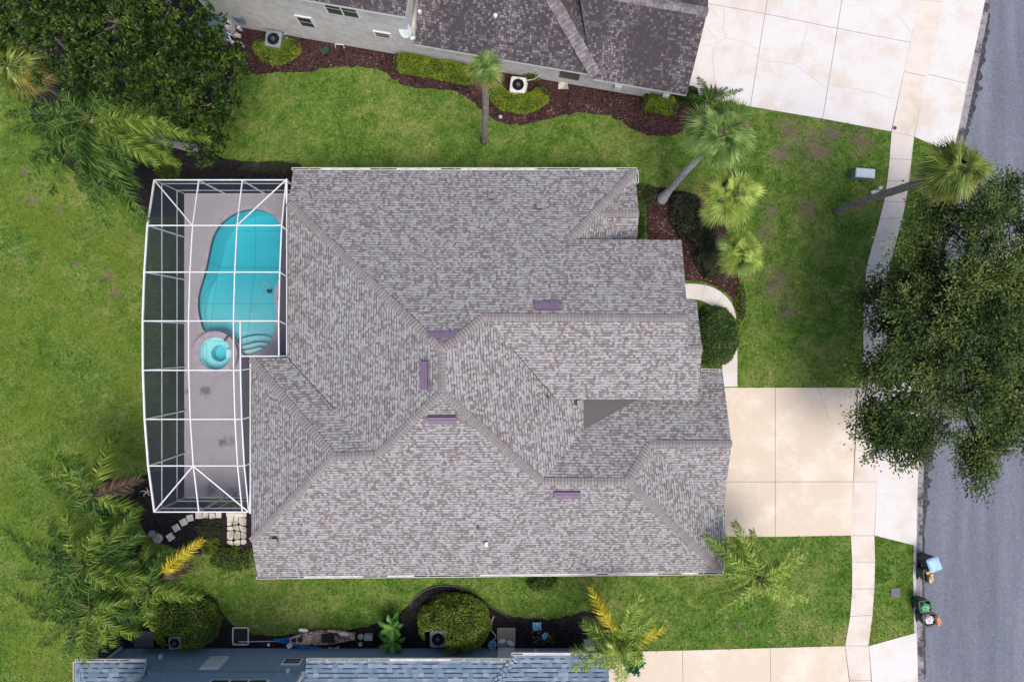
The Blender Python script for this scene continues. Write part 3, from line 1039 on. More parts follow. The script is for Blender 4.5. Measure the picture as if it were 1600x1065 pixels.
def walls(V, faces, foot, mat, parent, dflt, name="wall", drop=0.22):
    mb = MB()
    n = len(foot)
    for i in range(n):
        a, b = Vector(foot[i]), Vector(foot[(i + 1) % n])
        m = max(1, int((b - a).length / 0.5))
        for k in range(m):
            p, q = lerp(a, b, k / m), lerp(a, b, (k + 1) / m)
            zp = (roof_z(V, faces, p.x, p.y) or dflt) - drop
            zq = (roof_z(V, faces, q.x, q.y) or dflt) - drop
            mb.add([(p.x, p.y, -0.1), (q.x, q.y, -0.1), (q.x, q.y, zq), (p.x, p.y, zp)], [(0, 1, 2, 3)])
    return mb.build(name, mat, parent)


# ================================================================== MAIN HOUSE
PITCH = 0.4
ZE = 2.75
YN = P(0, 266, ZE).y
YS = P(0, 900, ZE).y


def onN(px, py):
    z = ZE
    for _ in range(30):
        z = ZE + PITCH * (YN - P(px, py, z).y)
    return P(px, py, z)


def onS(px, py):
    z = ZE
    for _ in range(30):
        z = ZE + PITCH * (P(px, py, z).y - YS)
    return P(px, py, z)


V = {}
V['N1'] = P(458, 266, ZE); V['N2'] = P(993, 266, ZE)
V['W1'] = onN(451, 318); zw = V['W1'].z
V['W2'] = P(449, 558, zw)
r1, r2 = onN(690, 547), onS(690, 613)
zr = (r1.z + r2.z) / 2
V['R1'] = P(690, 547, zr); V['R2'] = P(690, 613, zr)
V['F1'] = onN(757, 495); zf = V['F1'].z
V['F2'] = P(1075, 497, zf)
V['HN'] = onN(890, 374); zh = V['HN'].z
V['FN'] = P(1065, 375, zh)
V['A'] = P(392, 560, zw)
V['T'] = onS(589, 711)
V['S1'] = P(521, 713, V['T'].z)
V['B'] = onS(393, 845)
V['C'] = P(402, 900, ZE); V['D'] = P(1127, 893, ZE)
V['E1'] = onS(846, 752); V['E2'] = P(981, 752, V['E1'].z)
V['G1'] = P(1015, 694, 4.10); V['G2'] = P(1143, 693, 4.10)
V['GN'] = P(1129, 581, ZE); V['GW'] = P(1040, 581, ZE)
V['GS'] = P(1130, 800, ZE)
V['K1'] = P(912, 671, 3.88); V['K2'] = P(912, 618, 3.86); V['K3'] = P(1001, 622, 3.30)
zs = 4.2
V['F3'] = P(869, 624, zs); V['PS'] = P(1090, 624, zs)
zp_ = zf - (zf - zs) * (V['F1'].y - P(0, 545, 5.1).y) / (V['F1'].y - V['F3'].y)
V['P1'] = P(1075, 545, zp_); V['P2'] = P(1097, 545, zp_)
V['PN'] = P(1088, 468, 4.2); V['PM'] = P(1073.5, 468, 4.2)
V['Q0'] = P(994, 287, ZE); V['QP'] = P(998, 333, 3.36); V['QR'] = P(941, 333, 3.36); V['QS'] = P(995, 383, ZE)
V['QH'] = P(886, 386, 3.95)
F = [(('N1', 'W1', 'R1', 'F1', 'F2', 'FN', 'HN', 'N2'), 0),
     (('W1', 'W2', 'T', 'R2', 'R1'), 0),
     (('A', 'S1', 'T', 'W2'), 0),
     (('A', 'B', 'S1'), 0),
     (('B', 'C', 'D', 'E2', 'E1', 'R2', 'T', 'S1'), 0),
     (('R1', 'R2', 'E1', 'K1', 'K2', 'F3', 'F1'), 0),
     (('F1', 'F3', 'PS', 'P2', 'P1', 'F2'), 0),
     (('P1', 'P2', 'PN', 'PM'), 0),
     (('E1', 'E2', 'G1', 'G2', 'GN', 'GW', 'K3', 'K1'), 0),
     (('K1', 'K3', 'K2'), 1),
     (('E2', 'D', 'GS', 'G1'), 0),
     (('G1', 'GS', 'G2'), 0),
     (('N2', 'HN', 'QH', 'QS', 'QR', 'Q0'), 0),
     (('Q0', 'QR', 'QP'), 0),
     (('QP', 'QR', 'QS'), 0)]
house = thing("house", "large house with mauve grey shingle hip roof beside the screened pool", "house", (0, -2, 0))
roof = roof_mesh(V, F, ['shingle', 'membrane', 'trim']).build("roof", ['shingle', 'membrane', 'trim'], house, uv=True)
foot = [P(1070, 620).xy * 0.9]
foot = [(-10.1, YN - 0.45), (V['N2'].x - 0.45, YN - 0.45), (V['N2'].x - 0.45, 4.0), (7.2, 4.0), (7.2, -1.9), (9.6, -1.9), (9.6, YS + 0.45), (V['C'].x + 0.45, YS + 0.45), (V['A'].x + 0.45, -0.95), (-10.1, -0.95)]
foot[7] = (V['C'].x + 0.45, YS + 0.45)
walls(V, F, foot, 'stucco', house, 3.0)
xa, xb, yw = P(875, 0, 4).x, 7.2, P(0, 611, 4).y
MB().prism([(xa, yw - 0.1), (xb, yw - 0.1), (xb, yw), (xa, yw)], 2.6, 4.0).build("wall", 'stucco', house)
# ridge and hip caps, one run each
for a, b, s_ in (('W1', 'R1', 0.28), ('F1', 'R1', 0.28), ('R2', 'R1', 0.4), ('T', 'R2', 0.28), ('E1', 'R2', 0.28), ('F2', 'F1', 0.4), ('A', 'S1', 0.28), ('B', 'S1', 0.28), ('T', 'S1', 0.4),
                 ('E1', 'E2', 0.4), ('D', 'E2', 0.28), ('G1', 'E2', 0.28), ('G2', 'G1', 0.4), ('N2', 'HN', 0.28), ('QP', 'QR', 0.4), ('P2', 'P1', 0.4)):
    caps(MB(), V[a], V[b], s_, 0.18 if s_ < 0.35 else 0.17).build("ridge_cap", ['cap', 'capedge'], roof)
# valleys: dark metal lines
for a, b in (('W2', 'T'), ('F3', 'F1')):
    mb = MB()
    up = Vector((0, 0, 0.012))
    pa, pb = V[a] + up, V[b] + up
    mb.bar(pa, lerp(pa, pb, 0.55 if a == 'W2' else 0.6), 0.035, 0.012)
    mb.build("valley_flashing", 'debris', roof)


def plane_at(px, py, names):
    """point at pixel on the plane through three named vertices, and its normal"""
    a, b, c = (V[n] for n in names)
    n = (b - a).cross(c - a).normalized()
    if n.z < 0:
        n = -n
    o = Vector((0, 0, H))
    d = P(px, py, 0) - o
    t = (a - o).dot(n) / d.dot(n)
    return o + d * t, n


def slope_box(mb, c, n, ux, dims, mi=0, lift=0.0):
    """box of dims (along ux, up the slope, height) lying on a roof plane"""
    ux = (Vector(ux) - n * Vector(ux).dot(n)).normalized()
    vy = n.cross(ux)
    c = c + n * (lift + dims[2] / 2)
    vs = []
    for z in (-1, 1):
        for x, y in ((-1, -1), (1, -1), (1, 1), (-1, 1)):
            vs.append(c + ux * (x * dims[0] / 2) + vy * (y * dims[1] / 2) + n * (z * dims[2] / 2))
    mb.add(vs, [(0, 3, 2, 1), (4, 5, 6, 7), (0, 1, 5, 4), (1, 2, 6, 5), (2, 3, 7, 6), (3, 0, 4, 7)], mi)


SP = ('C', 'D', 'E1'); NP = ('N1', 'N2', 'F1'); WP = ('W1', 'W2', 'R1')
for px, py, nm, ux in ((690, 524, NP, (1, 0, 0)), (664, 586, WP, (0, 1, 0)), (691, 655, SP, (1, 0, 0)), (886, 771, SP, (1, 0, 0)), (857, 478.5, NP, (1, 0, 0))):
    c, n = plane_at(px, py, nm)
    mb = MB()
    slope_box(mb, c, n, ux, (1.24, 0.38, 0.02), 0)
    slope_box(mb, c, n, ux, (1.20, 0.30, 0.07), 1, 0.021)
    slope_box(mb, c, n, ux, (1.22, 0.33, 0.045), 0, 0.092)
    slope_box(mb, c, n, ux, (1.22, 0.12, 0.03), 0, 0.138)
    mb.build("roof_vent", ['vent', 'ventdark'], roof)
for px, py, nm in ((768, 310, NP), (843, 325, NP), (430, 841, SP), (903, 629, ('R1', 'R2', 'E1'))):
    c, n = plane_at(px, py, nm)
    mb = MB()
    slope_box(mb, c, n, (1, 0, 0), (0.26, 0.30, 0.02), 0)
    slope_box(mb, c, n, (1, 0, 0), (0.24, 0.22, 0.16), 1, 0.021)
    slope_box(mb, c, n, (1, 0, 0), (0.28, 0.27, 0.025), 0, 0.182)
    mb.build("exhaust_vent", ['cap', 'ventdark'], roof)
for px, py, nm in ((813, 283, NP), (825, 405, NP), (757, 848, SP), (748, 824, SP), (857, 621, ('R1', 'R2', 'E1'))):
    c, n = plane_at(px, py, nm)
    mb = MB().lathe(c, [(0.09, -0.03), (0.07, 0.06), (0.05, 0.07), (0.05, 0.28), (0.036, 0.28), (0.036, 0.1)], 10)
    if py == 848:
        mb.box(c + Vector((0.1, 0, 0.12)), (0.12, 0.2, 0.24))
    mb.build("vent_pipe", 'white' if py == 848 else 'pipe', roof)
# gutters
gutter("gutter", V['N1'] + Vector((-0.05, 0.01, 0)), V['N2'] + Vector((0.05, 0.01, 0)), house, (0, -1, 0))
gutter("gutter", V['C'] + Vector((-0.03, -0.01, 0)), V['D'] + Vector((0.1, -0.01, 0)), house, (0, 1, 0))
gutter("gutter", V['D'] + Vector((0.01, 0, 0)), V['GS'] + Vector((0.01, 0.1, 0)), house, (-1, 0, 0))
gutter("gutter", V['N2'] + Vector((0.01, 0, 0)), V['Q0'] + Vector((0.01, 0.05, 0)), house, (-1, 0, 0))
gutter("gutter", P(1096, 580, ZE) + Vector((0, 0.01, 0)), V['GN'] + Vector((0, 0.01, 0)), house, (0, -1, 0), 0.5)
# garage door, front door and windows (seen only from the side)
mb = MB()
mb.box((9.66, -5.2, 1.1), (0.06, 5.0, 2.2))
for k in range(4):
    mb.box((9.70, -5.2, 0.3 + k * 0.53), (0.04, 4.8, 0.42))
mb.build("garage_door", 'trim', house)
MB().box((7.24, -0.5, 1.1), (0.08, 1.0, 2.2)).build("front_door", 'door', house)
for (x, y, dx, dy) in ((7.22, 2.4, 0.08, 1.6), (-2, YN - 0.42, 1.5, 0.08), (3, YN - 0.42, 1.2, 0.08), (-5, YS + 0.42, 1.5, 0.08), (2, YS + 0.42, 1.5, 0.08)):
    fr = MB().box((x, y, 1.5), (dx + (0.1 if dx > 0.5 else 0), dy + (0.1 if dy > 0.5 else 0), 1.4)).build("window", 'trim', house)
    MB().box((x, y, 1.5), (dx + (0 if dx > 0.5 else 0.03), dy + (0 if dy > 0.5 else 0.03), 1.25)).build("pane", 'glass', fr)

# ================================================================== POOL, DECK, SPA
pool_px = [(393, 326), (368, 332), (344, 349), (331, 373), (325, 406), (318, 435), (310.5, 457), (309, 480), (313, 502), (319, 519), (330, 515), (343, 514.5), (356, 518), (368, 528), (375, 540), (378, 552), (384, 556), (396, 553.5), (413, 545), (425, 530), (431, 510), (433, 491), (431, 475),
           (428, 463), (431, 447), (437, 435), (441, 415), (442, 380), (439, 353), (430, 338), (413, 329)]
pool = smooth_loop(xyl(pool_px), 2)
spa_c = P(340, 552)
ring = lambda r, n=36, c=spa_c: [(c.x + r * math.cos(2 * PI * k / n), c.y + r * math.sin(2 * PI * k / n)) for k in range(n)]
deck = structure(fill(deck_out, [pool, ring(0.98)], 0.03, "pool_deck", 'deck'), "mauve paver pool deck with dark stains")
mb = MB()
for a, b in zip(deck_out, deck_out[1:] + deck_out[:1]):
    mb.add([(*a, -0.1), (*b, -0.1), (*b, 0.03), (*a, 0.03)], [(0, 1, 2, 3)])
o = mb.build("pool_deck_edge", 'deck')
structure(o)
pt = thing("swimming_pool", "free-form swimming pool of turquoise water inside the screened enclosure", "swimming pool", (*P(380, 440).xy, 0))
pY0, pY1 = P(0, 330).y, P(0, 550).y


def depth(y):
    t = (pY0 - y) / (pY0 - pY1)
    return -1.75 + 1.1 * max(0.0, min(1.0, (t - 0.35) / 0.5))


mb = MB()
n = len(pool)
vs = [(x, y, 0.028) for x, y in pool] + [(x, y, depth(y)) for x, y in pool]
mb.add(vs, [(i, (i + 1) % n, n + (i + 1) % n, n + i) for i in range(n)])
# floor with slope: fill by strips
bm = bmesh.new()
bvs = [bm.verts.new((x, y, 0)) for x, y in pool]
bm.faces.new(bvs)
for k in range(1, 12):
    yy = lerp(pY0, pY1, k / 12)
    bmesh.ops.bisect_plane(bm, geom=bm.verts[:] + bm.edges[:] + bm.faces[:], plane_co=(0, yy, 0), plane_no=(0, 1, 0))
bm.verts.index_update()
mb.add([(v.co.x, v.co.y, depth(v.co.y)) for v in bm.verts], [tuple(v.index for v in f.verts) for f in bm.faces])
bm.free()
mb.build("pool_basin", 'plaster', pt)
# water: closed body with absorption
cx = sum(p[0] for p in pool) / n; cy = sum(p[1] for p in pool) / n
wp = [(lerp(cx, x, 0.998), lerp(cy, y, 0.998)) for x, y in pool]
mb = MB()
vs = [(x, y, -0.07) for x, y in wp] + [(x, y, -2.1) for x, y in wp]
mb.add(vs, [tuple(range(n)), tuple(range(2 * n - 1, n - 1, -1))] + [(i, n + i, n + (i + 1) % n, (i + 1) % n) for i in range(n)])
mb.build("water", 'water', pt)
# dark tile line / coping
mb = MB()
for i in range(n):
    a, b = Vector(pool[i]), Vector(pool[(i + 1) % n])
    d = (b - a); nr = Vector((d.y, -d.x)).normalized()
    if nr.dot(Vector((cx, cy)) - a) > 0: nr = -nr
    mb.add([(*a, 0.045), (*b, 0.045), (*(b + nr * 0.22), 0.045), (*(a + nr * 0.22), 0.045), (*a, -0.02), (*b, -0.02), (*(b + nr * 0.22), 0.02), (*(a + nr * 0.22), 0.02)],
           [(0, 1, 2, 3), (0, 4, 5, 1), (2, 6, 7, 3)])
mb.build("coping", 'coping', pt)
mb = MB()
for i in range(n):
    a, b = pool[i], pool[(i + 1) % n]
    a2 = (lerp(cx, a[0], 0.995), lerp(cy, a[1], 0.995)); b2 = (lerp(cx, b[0], 0.995), lerp(cy, b[1], 0.995))
    mb.add([(*a2, 0.02), (*b2, 0.02), (*b2, -0.2), (*a2, -0.2)], [(0, 1, 2, 3)])
mb.build("tile_band", 'tileband' if 'tileband' in M else simple("blue_tile", (0.02, 0.07, 0.10), 0.3), pt)
# entry steps at the shallow end
M['steptile'] = simple("step_tile", (0.04, 0.17, 0.20), 0.4)
for z, crv in ((-0.50, [(360, 536), (368, 530), (385, 525), (401, 522), (416, 523), (425, 526), (440, 529)]), (-0.36, [(362, 546), (376, 539), (390, 536), (404, 532), (421, 535), (440, 540)]),
               (-0.22, [(364, 553), (376, 547), (393, 544), (407, 540), (414, 543), (440, 552)])):
    cv = smooth_loop(crv, 2, False)
    mb = MB().prism(xyl(cv + [(440, 575), (364, 575)]), z - 0.35, z, 0, bottom=False)
    mb.ribbon([P(x, y + 0.8, z + 0.012) for x, y in cv], 0.055, 1)
    mb.build("pool_step", ['plaster', 'steptile'], pt)
# spa
sp = thing("spa", "round raised spa with pale water joined to the pool", "spa", (spa_c.x, spa_c.y, 0))
R0, R1_ = 1.16, 0.84
mb = MB()
mb.lathe((spa_c.x, spa_c.y, 0), [(R1_, 0.18), (R1_, 0.34), (R0, 0.34), (R0, -1.0)], 40, cap=False)
mb.build("spa_wall", 'coping', sp)
mb = MB()
mb.lathe((spa_c.x, spa_c.y, 0), [(R1_ - 0.001, 0.31), (R1_ - 0.001, -0.22), (0.43, -0.22), (0.41, -0.75), (0.0001, -0.76)], 40, cap=False)
mb.build("spa_basin", 'plaster', sp)
mb = MB().lathe((spa_c.x, spa_c.y, 0), [(0.0001, -0.8), (R1_ - 0.004, -0.8), (R1_ - 0.004, 0.2), (0.0001, 0.2)], 40)
mb.build("spa_water", 'spawater', sp)
mb = MB()
mb.box((spa_c.x + 0.60, spa_c.y + 0.79, 0.352), (0.12, 0.34, 0.02), -0.62)
mb.build("spillway", 'darkgrey', sp)
mb = MB()
mb.box((spa_c.x + 0.60, spa_c.y, -0.12), (0.30, 0.42, 0.24))
mb.build("spa_seat", 'plaster', sp)
# pool cleaner with its hose
pc = thing("pool_cleaner", "small grey pool cleaner lying on the pool floor with a thin curling hose", "pool cleaner", P(421, 455, -0.3))
zc = depth(P(0, 455).y) + 0.08
c = P(421, 455, zc)
mb = MB().lathe(c, [(0.10, -0.05), (0.12, 0.0), (0.08, 0.06), (0.03, 0.08), (0.0001, 0.08)], 12)
for s_ in (-1, 1):
    mb.box(c + Vector((0.11 * s_, 0.02, -0.02)), (0.04, 0.17, 0.08))
mb.build("cleaner_body", 'darkgrey', pc)
hp = smooth_loop([(421, 452), (418, 443), (414, 438), (409, 450), (405, 470), (399, 483), (392, 487), (386, 484)], 3, False)
MB().tube([P(x, y, -0.30) for x, y in hp], 0.018, 6).build("hose", 'pad', pc)

# ================================================================== POOL CAGE
cg = thing("pool_cage", "white framed screen enclosure over the turquoise pool", "pool enclosure", (-14.0, 0, 0))
X1, X2, X3, X5 = cage_X
X4 = -12.52
XH_up, XH_lo = -10.66, -12.36
nodes = lambda X, i: Vector((X, cage_Y[i], cage_Z[i]))
BW, BH = 0.050, 0.070


def beam(name, pts, wd=BW, ht=BH, mat='white'):
    mb = MB()
    for a, b in zip(pts[:-1], pts[1:]):
        mb.bar(a, b, wd, ht)
    return mb.build(name, mat, cg)


for X in (X1, X2, X3):
    beam("purlin", [nodes(X, i) for i in range(8)], BW if X != X1 else 0.075)
beam("purlin", [nodes(X5, i) for i in range(4)] + [Vector((X5, -0.66, 4.12))])
beam("purlin", [nodes(X4, 3)] + [Vector((X4, -0.66, 4.12))] + [nodes(X4, i) for i in range(4, 8)])
for i in range(8):
    dz = Vector((0, 0, 0.01))
    if i < 4:
        beam("rafter", [nodes(X1, i) + dz, nodes(X5, i) + dz, Vector((XH_up, cage_Y[i] - 0.15, 3.32))])
    else:
        beam("rafter", [nodes(X1, i) + dz, nodes(X4, i) + dz, Vector((XH_lo, cage_Y[i] + 0.05, 3.36))])
beam("rafter", [Vector((X4, -0.70, 4.14)), Vector((X5, -0.70, 4.14)), Vector((XH_up, -0.70, 3.4))])
beam("gutter_beam", [Vector((XH_up, 7.65, 3.3)), Vector((XH_up, -0.7, 3.3))], 0.07, 0.10)
beam("gutter_beam", [Vector((XH_lo, -0.7, 3.34)), Vector((XH_lo, -8.14, 3.34))], 0.07, 0.10)
up = Vector((0, 0, 0.02))
for a, b in ((nodes(X1, 0), nodes(X2, 1)), (nodes(X5, 0), nodes(X3, 1)), (nodes(X1, 7), nodes(X2, 6)), (nodes(X2, 6), nodes(X4, 7))):
    beam("brace", [a + up, b + up])
for i in range(8):
    beam("post", [Vector((X1, cage_Y[i], 0.03)), nodes(X1, i)], 0.06, 0.11)
for X in (X2, X3, X5):
    beam("post", [Vector((X, cage_Y[0], 0.03)), nodes(X, 0)], 0.06, 0.11)
for X in (X2, X4):
    beam("post", [Vector((X, cage_Y[7], 0.03)), nodes(X, 7)], 0.06, 0.11)
for z in (0.06, 0.9, 2.42):
    beam("rail", [Vector((X1, cage_Y[0], z)), Vector((X1, cage_Y[7], z))], 0.05, 0.05)
    beam("rail", [Vector((X1, cage_Y[0], z)), Vector((XH_up, cage_Y[0], z))], 0.05, 0.05)
    beam("rail", [Vector((X1, cage_Y[7], z)), Vector((XH_lo, cage_Y[7], z))], 0.05, 0.05)
# screen door in the south wall
beam("screen_door", [Vector((-14.3, -8.13, 0.1)), Vector((-14.3, -8.13, 2.3)), Vector((-13.3, -8.13, 2.3)), Vector((-13.3, -8.13, 0.1)), Vector((-14.3, -8.13, 0.1))], 0.05, 0.06)
# screens
o_ = Vector((0.0, 0, -0.03))
mb = MB()
for i in range(7):
    mb.poly([nodes(X1, i) + o_, nodes(X1, i + 1) + o_, nodes(X3, i + 1) + o_, nodes(X3, i) + o_])
for i in range(3):
    mb.poly([nodes(X3, i) + o_, nodes(X3, i + 1) + o_, nodes(X5, i + 1) + o_, nodes(X5, i) + o_])
mb.poly([nodes(X3, 3) + o_, Vector((X3, -0.7, 4.1)), Vector((X5, -0.7, 4.1)), nodes(X5, 3) + o_])
mb.poly([Vector((X3, -0.7, 4.1)), nodes(X3, 4) + o_, nodes(X4, 4) + o_, Vector((X4, -0.7, 4.1))])
for i in range(4, 7):
    mb.poly([nodes(X3, i) + o_, nodes(X3, i + 1) + o_, nodes(X4, i + 1) + o_, nodes(X4, i) + o_])
mb.build("roof_screen", 'screenroof', cg)
mb = MB()
for i in range(7):
    mb.poly([(X1 + 0.01, cage_Y[i], 0.05), (X1 + 0.01, cage_Y[i + 1], 0.05), nodes(X1, i + 1), nodes(X1, i)])
mb.build("wall_screen", 'screenwall', cg)
mb = MB()
mb.poly([(X1, cage_Y[0] - 0.01, 0.05), (XH_up, cage_Y[0] - 0.01, 0.05), (XH_up, cage_Y[0] - 0.01, 3.0), (X5, cage_Y[0] - 0.01, 3.08), (X1, cage_Y[0] - 0.01, 3.08)])
mb.build("wall_screen", 'screenwall', cg)
mb = MB()
mb.poly([(X1, cage_Y[7] + 0.01, 0.05), (XH_lo, cage_Y[7] + 0.01, 0.05), (XH_lo, cage_Y[7] + 0.01, 3.0), (X1, cage_Y[7] + 0.01, 3.08)])
mb.build("wall_screen", 'screenwall', cg)
mb = MB()
mb.poly([nodes(X5, 0) + o_, nodes(X5, 1) + o_, nodes(X5, 2) + o_, nodes(X5, 3) + o_, Vector((X5, -0.7, 4.1)), Vector((XH_up, -0.7, 3.3)), Vector((XH_up, 7.6, 3.28))])
mb.poly([Vector((X4, -0.7, 4.1))] + [nodes(X4, i) + o_ for i in range(4, 8)] + [Vector((XH_lo, -8.1, 3.3)), Vector((XH_lo, -0.7, 3.3))])
mb.build("eave_screen", 'screenwall', cg)

# ================================================================== GREY NEIGHBOUR HOUSE (top)
O3 = P(627, 65, 2.75)
ev = Vector((0.9855, -0.1695, 0)); nv = Vector((0.1695, 0.9855, 0))
LO = lambda s, t, z: Vector((O3.x, O3.y, 0)) + ev * s + nv * t + Vector((0, 0, z))


def wall_hit(px, py, t, org=Vector((O3.x, O3.y, 0)), e=ev, nrm=nv):
    o = Vector((0, 0, H)); d = P(px, py, 0) - o
    k = (org + nrm * t - o).dot(nrm) / d.dot(nrm)
    q = o + d * k
    return (q - org).dot(e), q.z


nh = thing("house", "two-storey grey stucco neighbour house with streaked dark roof", "house", LO(0, 3, 0))
mb = MB()
fp = [LO(-10.1, 0.4, 0), LO(0.35, 0.4, 0), LO(0.35, 9, 0), LO(-10.1, 9, 0)]
mb.prism([(p.x, p.y) for p in fp], -0.1, 5.45, 0)
fp = [LO(0.352, 0.4, 0), LO(13.5, 0.4, 0), LO(13.5, 6.2, 0), LO(0.352, 6.2, 0)]
mb.prism([(p.x, p.y) for p in fp], -0.1, 2.7, 0)
mb.build("wall", 'greystucco', nh)
V2 = {'a': LO(-10.6, 0, 5.5), 'b': LO(0.62, 0, 5.5), 'c': LO(0.62, 9.4, 5.5), 'd': LO(-10.6, 9.4, 5.5), 'r1': LO(-5.9, 4.7, 7.5), 'r2': LO(-4.1, 4.7, 7.5),
      'e': LO(0.64, -0.02, 2.75), 'f': LO(9.5, -0.02, 2.75), 'g': LO(4.5, 5, 5.0), 'h': LO(0.64, 5, 5.0), 'i': LO(9.5, 8, 2.75), 'i2': LO(6, 8, 3.0),
      'j': LO(9.2, -0.16, 2.62), 'k': LO(14.0, -0.16, 2.62), 'l': LO(14.0, 3.2, 4.15), 'm': LO(8.0, 3.2, 4.15), 'n': LO(14.0, 6.6, 2.62), 'o': LO(8.0, 6.6, 2.62)}
V2['j'] = LO(9.42, -0.16, 2.62)
F2 = [(('a', 'b', 'r2', 'r1'), 0), (('b', 'c', 'r2'), 0), (('c', 'd', 'r1', 'r2'), 0), (('d', 'a', 'r1'), 0), (('e', 'f', 'g', 'h'), 0), (('f', 'i', 'g'), 0), (('h', 'g', 'i', 'i2'), 0), (('j', 'k', 'l', 'm'), 0), (('m', 'l', 'n', 'o'), 0)]
roof_mesh(V2, F2[:4], ['nshingle', 'trim'], 0.18).build("upper_roof", ['nshingle', 'trim'], nh, uv=True)
roof_mesh(V2, F2[7:], ['nshingle', 'trim'], 0.18).build("garage_roof", ['nshingle', 'trim'], nh, uv=True)
nroof = roof_mesh(V2, F2[4:7], ['nshingle', 'trim'], 0.18).build("roof", ['nshingle', 'trim'], nh, uv=True)
mb = MB()
caps(mb, V2['f'] + Vector((0, 0, 0.05)), V2['g'] + Vector((0, 0, 0.05)), 0.26, 0.30, 0.2)
mb.build("ridge_cap", ['ncap', 'ncapedge'], nroof)
caps(MB(), V2['l'], V2['m'], 0.42, 0.22, 0.2).build("ridge_cap", ['ncap', 'ncapedge'], nroof)
for px, py, r in ((656, 20, 0.10), (774, 26, 0.11)):
    n_ = (V2['f'] - V2['e']).cross(V2['h'] - V2['e']).normalized()
    o0 = Vector((0, 0, H)); d0 = P(px, py, 0) - o0
    c = o0 + d0 * ((V2['e'] - o0).dot(n_) / d0.dot(n_))
    MB().lathe(c, [(r * 0.7, -0.05), (r * 0.7, 0.12), (r, 0.13), (r * 0.7, 0.2), (0.0001, 0.23)], 14).build("roof_vent", 'white', nroof)
# windows of the grey wall: (pixel box corners on the wall plane)
for (xa, ya, xb, yb, npane) in ((503, 0, 563, 27, 2), (462, 24, 494, 42, 1), (586, 51, 611, 58, 1)):
    s0, z1 = wall_hit(xa, ya, 0.4); s1, z0 = wall_hit(xb, yb, 0.4)
    sA, sB = min(s0, s1), max(s0, s1)
    # the two corners differ in height as the wall recedes upward
    zA, zB = min(z0, z1), max(z0, z1)
    zB = max(zB, zA + 0.4)
    ctr = LO((sA + sB) / 2, 0.385, (zA + zB) / 2)
    rot = math.atan2(ev.y, ev.x)
    fr = MB().box(ctr, (sB - sA + 0.12, 0.10, zB - zA + 0.12), rot).build("window", 'trim', nh)
    for k in range(npane):
        wdt = (sB - sA) / npane
        for hh in (0, 1):
            cc = LO(sA + wdt * (k + 0.5), 0.36, lerp(zA, zB, 0.25 + 0.5 * hh))
            MB().box(cc, (wdt - 0.09, 0.07, (zB - zA) / 2 - 0.07), rot).build("pane", 'glass', fr)
# door recess seen between the garage and the wall
s0, z0 = wall_hit(890, 118, 0.4)
MB().box(LO(s0, 0.39, 1.5), (1.0, 0.06, 1.5), math.atan2(ev.y, ev.x)).build("door", 'door', nh)
sdn, zdn = wall_hit(350, 30, 0.4)
# meter boxes and conduits on the wall
for px, py, d_ in ((374, 28, (0.45, 0.16, 0.6)), (966, 134, (0.35, 0.14, 0.4)), (1040, 148, (0.3, 0.14, 0.4))):
    s0, z0 = wall_hit(px, py, 0.4)
    MB().box(LO(s0, 0.32, max(0.5, z0)), d_, math.atan2(ev.y, ev.x)).build("meter_box", 'acgrey' if px < 500 else 'trim', nh)
# satellite dish
q = LO(0.35, -0.2, 2.9)
ds = thing("satellite_dish", "pale oval satellite dish on the roof corner of the grey house", "satellite dish", q)
mb = MB()
c = P(634, 47, 3.2)
ax = Vector((-0.45, -0.55, 0.75)).normalized()
a1 = ax.cross(Vector((0, 0, 1))).normalized(); a2 = ax.cross(a1)
rings = []
vs, fs = [tuple(c)], []
for j, rr in enumerate((0.12, 0.24, 0.36)):
    for k in range(20):
        t = 2 * PI * k / 20
        vs.append(tuple(c + a1 * (rr * math.cos(t)) + a2 * (rr * 1.0 * math.sin(t)) + ax * (rr * rr * 0.5)))
for k in range(20):
    fs.append((0, 1 + k, 1 + (k + 1) % 20))
    for j in range(2):
        fs.append((1 + j * 20 + k, 1 + (j + 1) * 20 + k, 1 + (j + 1) * 20 + (k + 1) % 20, 1 + j * 20 + (k + 1) % 20))
mb.add(vs, fs)
mb.build("dish", 'pedestal', ds, True)
arm_end = c + ax * 0.42 + a2 * -0.1
MB().tube([c - ax * 0.05, P(643, 58, 3.3)], 0.025, 8).build("arm", 'white', ds)
MB().box(P(645, 60, 3.35), (0.22, 0.12, 0.1), 0.4).build("receiver", 'white', ds)
MB().tube([c - ax * 0.02, LO(0.75, 0.35, 2.8)], 0.03, 8).build("mast", 'pad', ds)

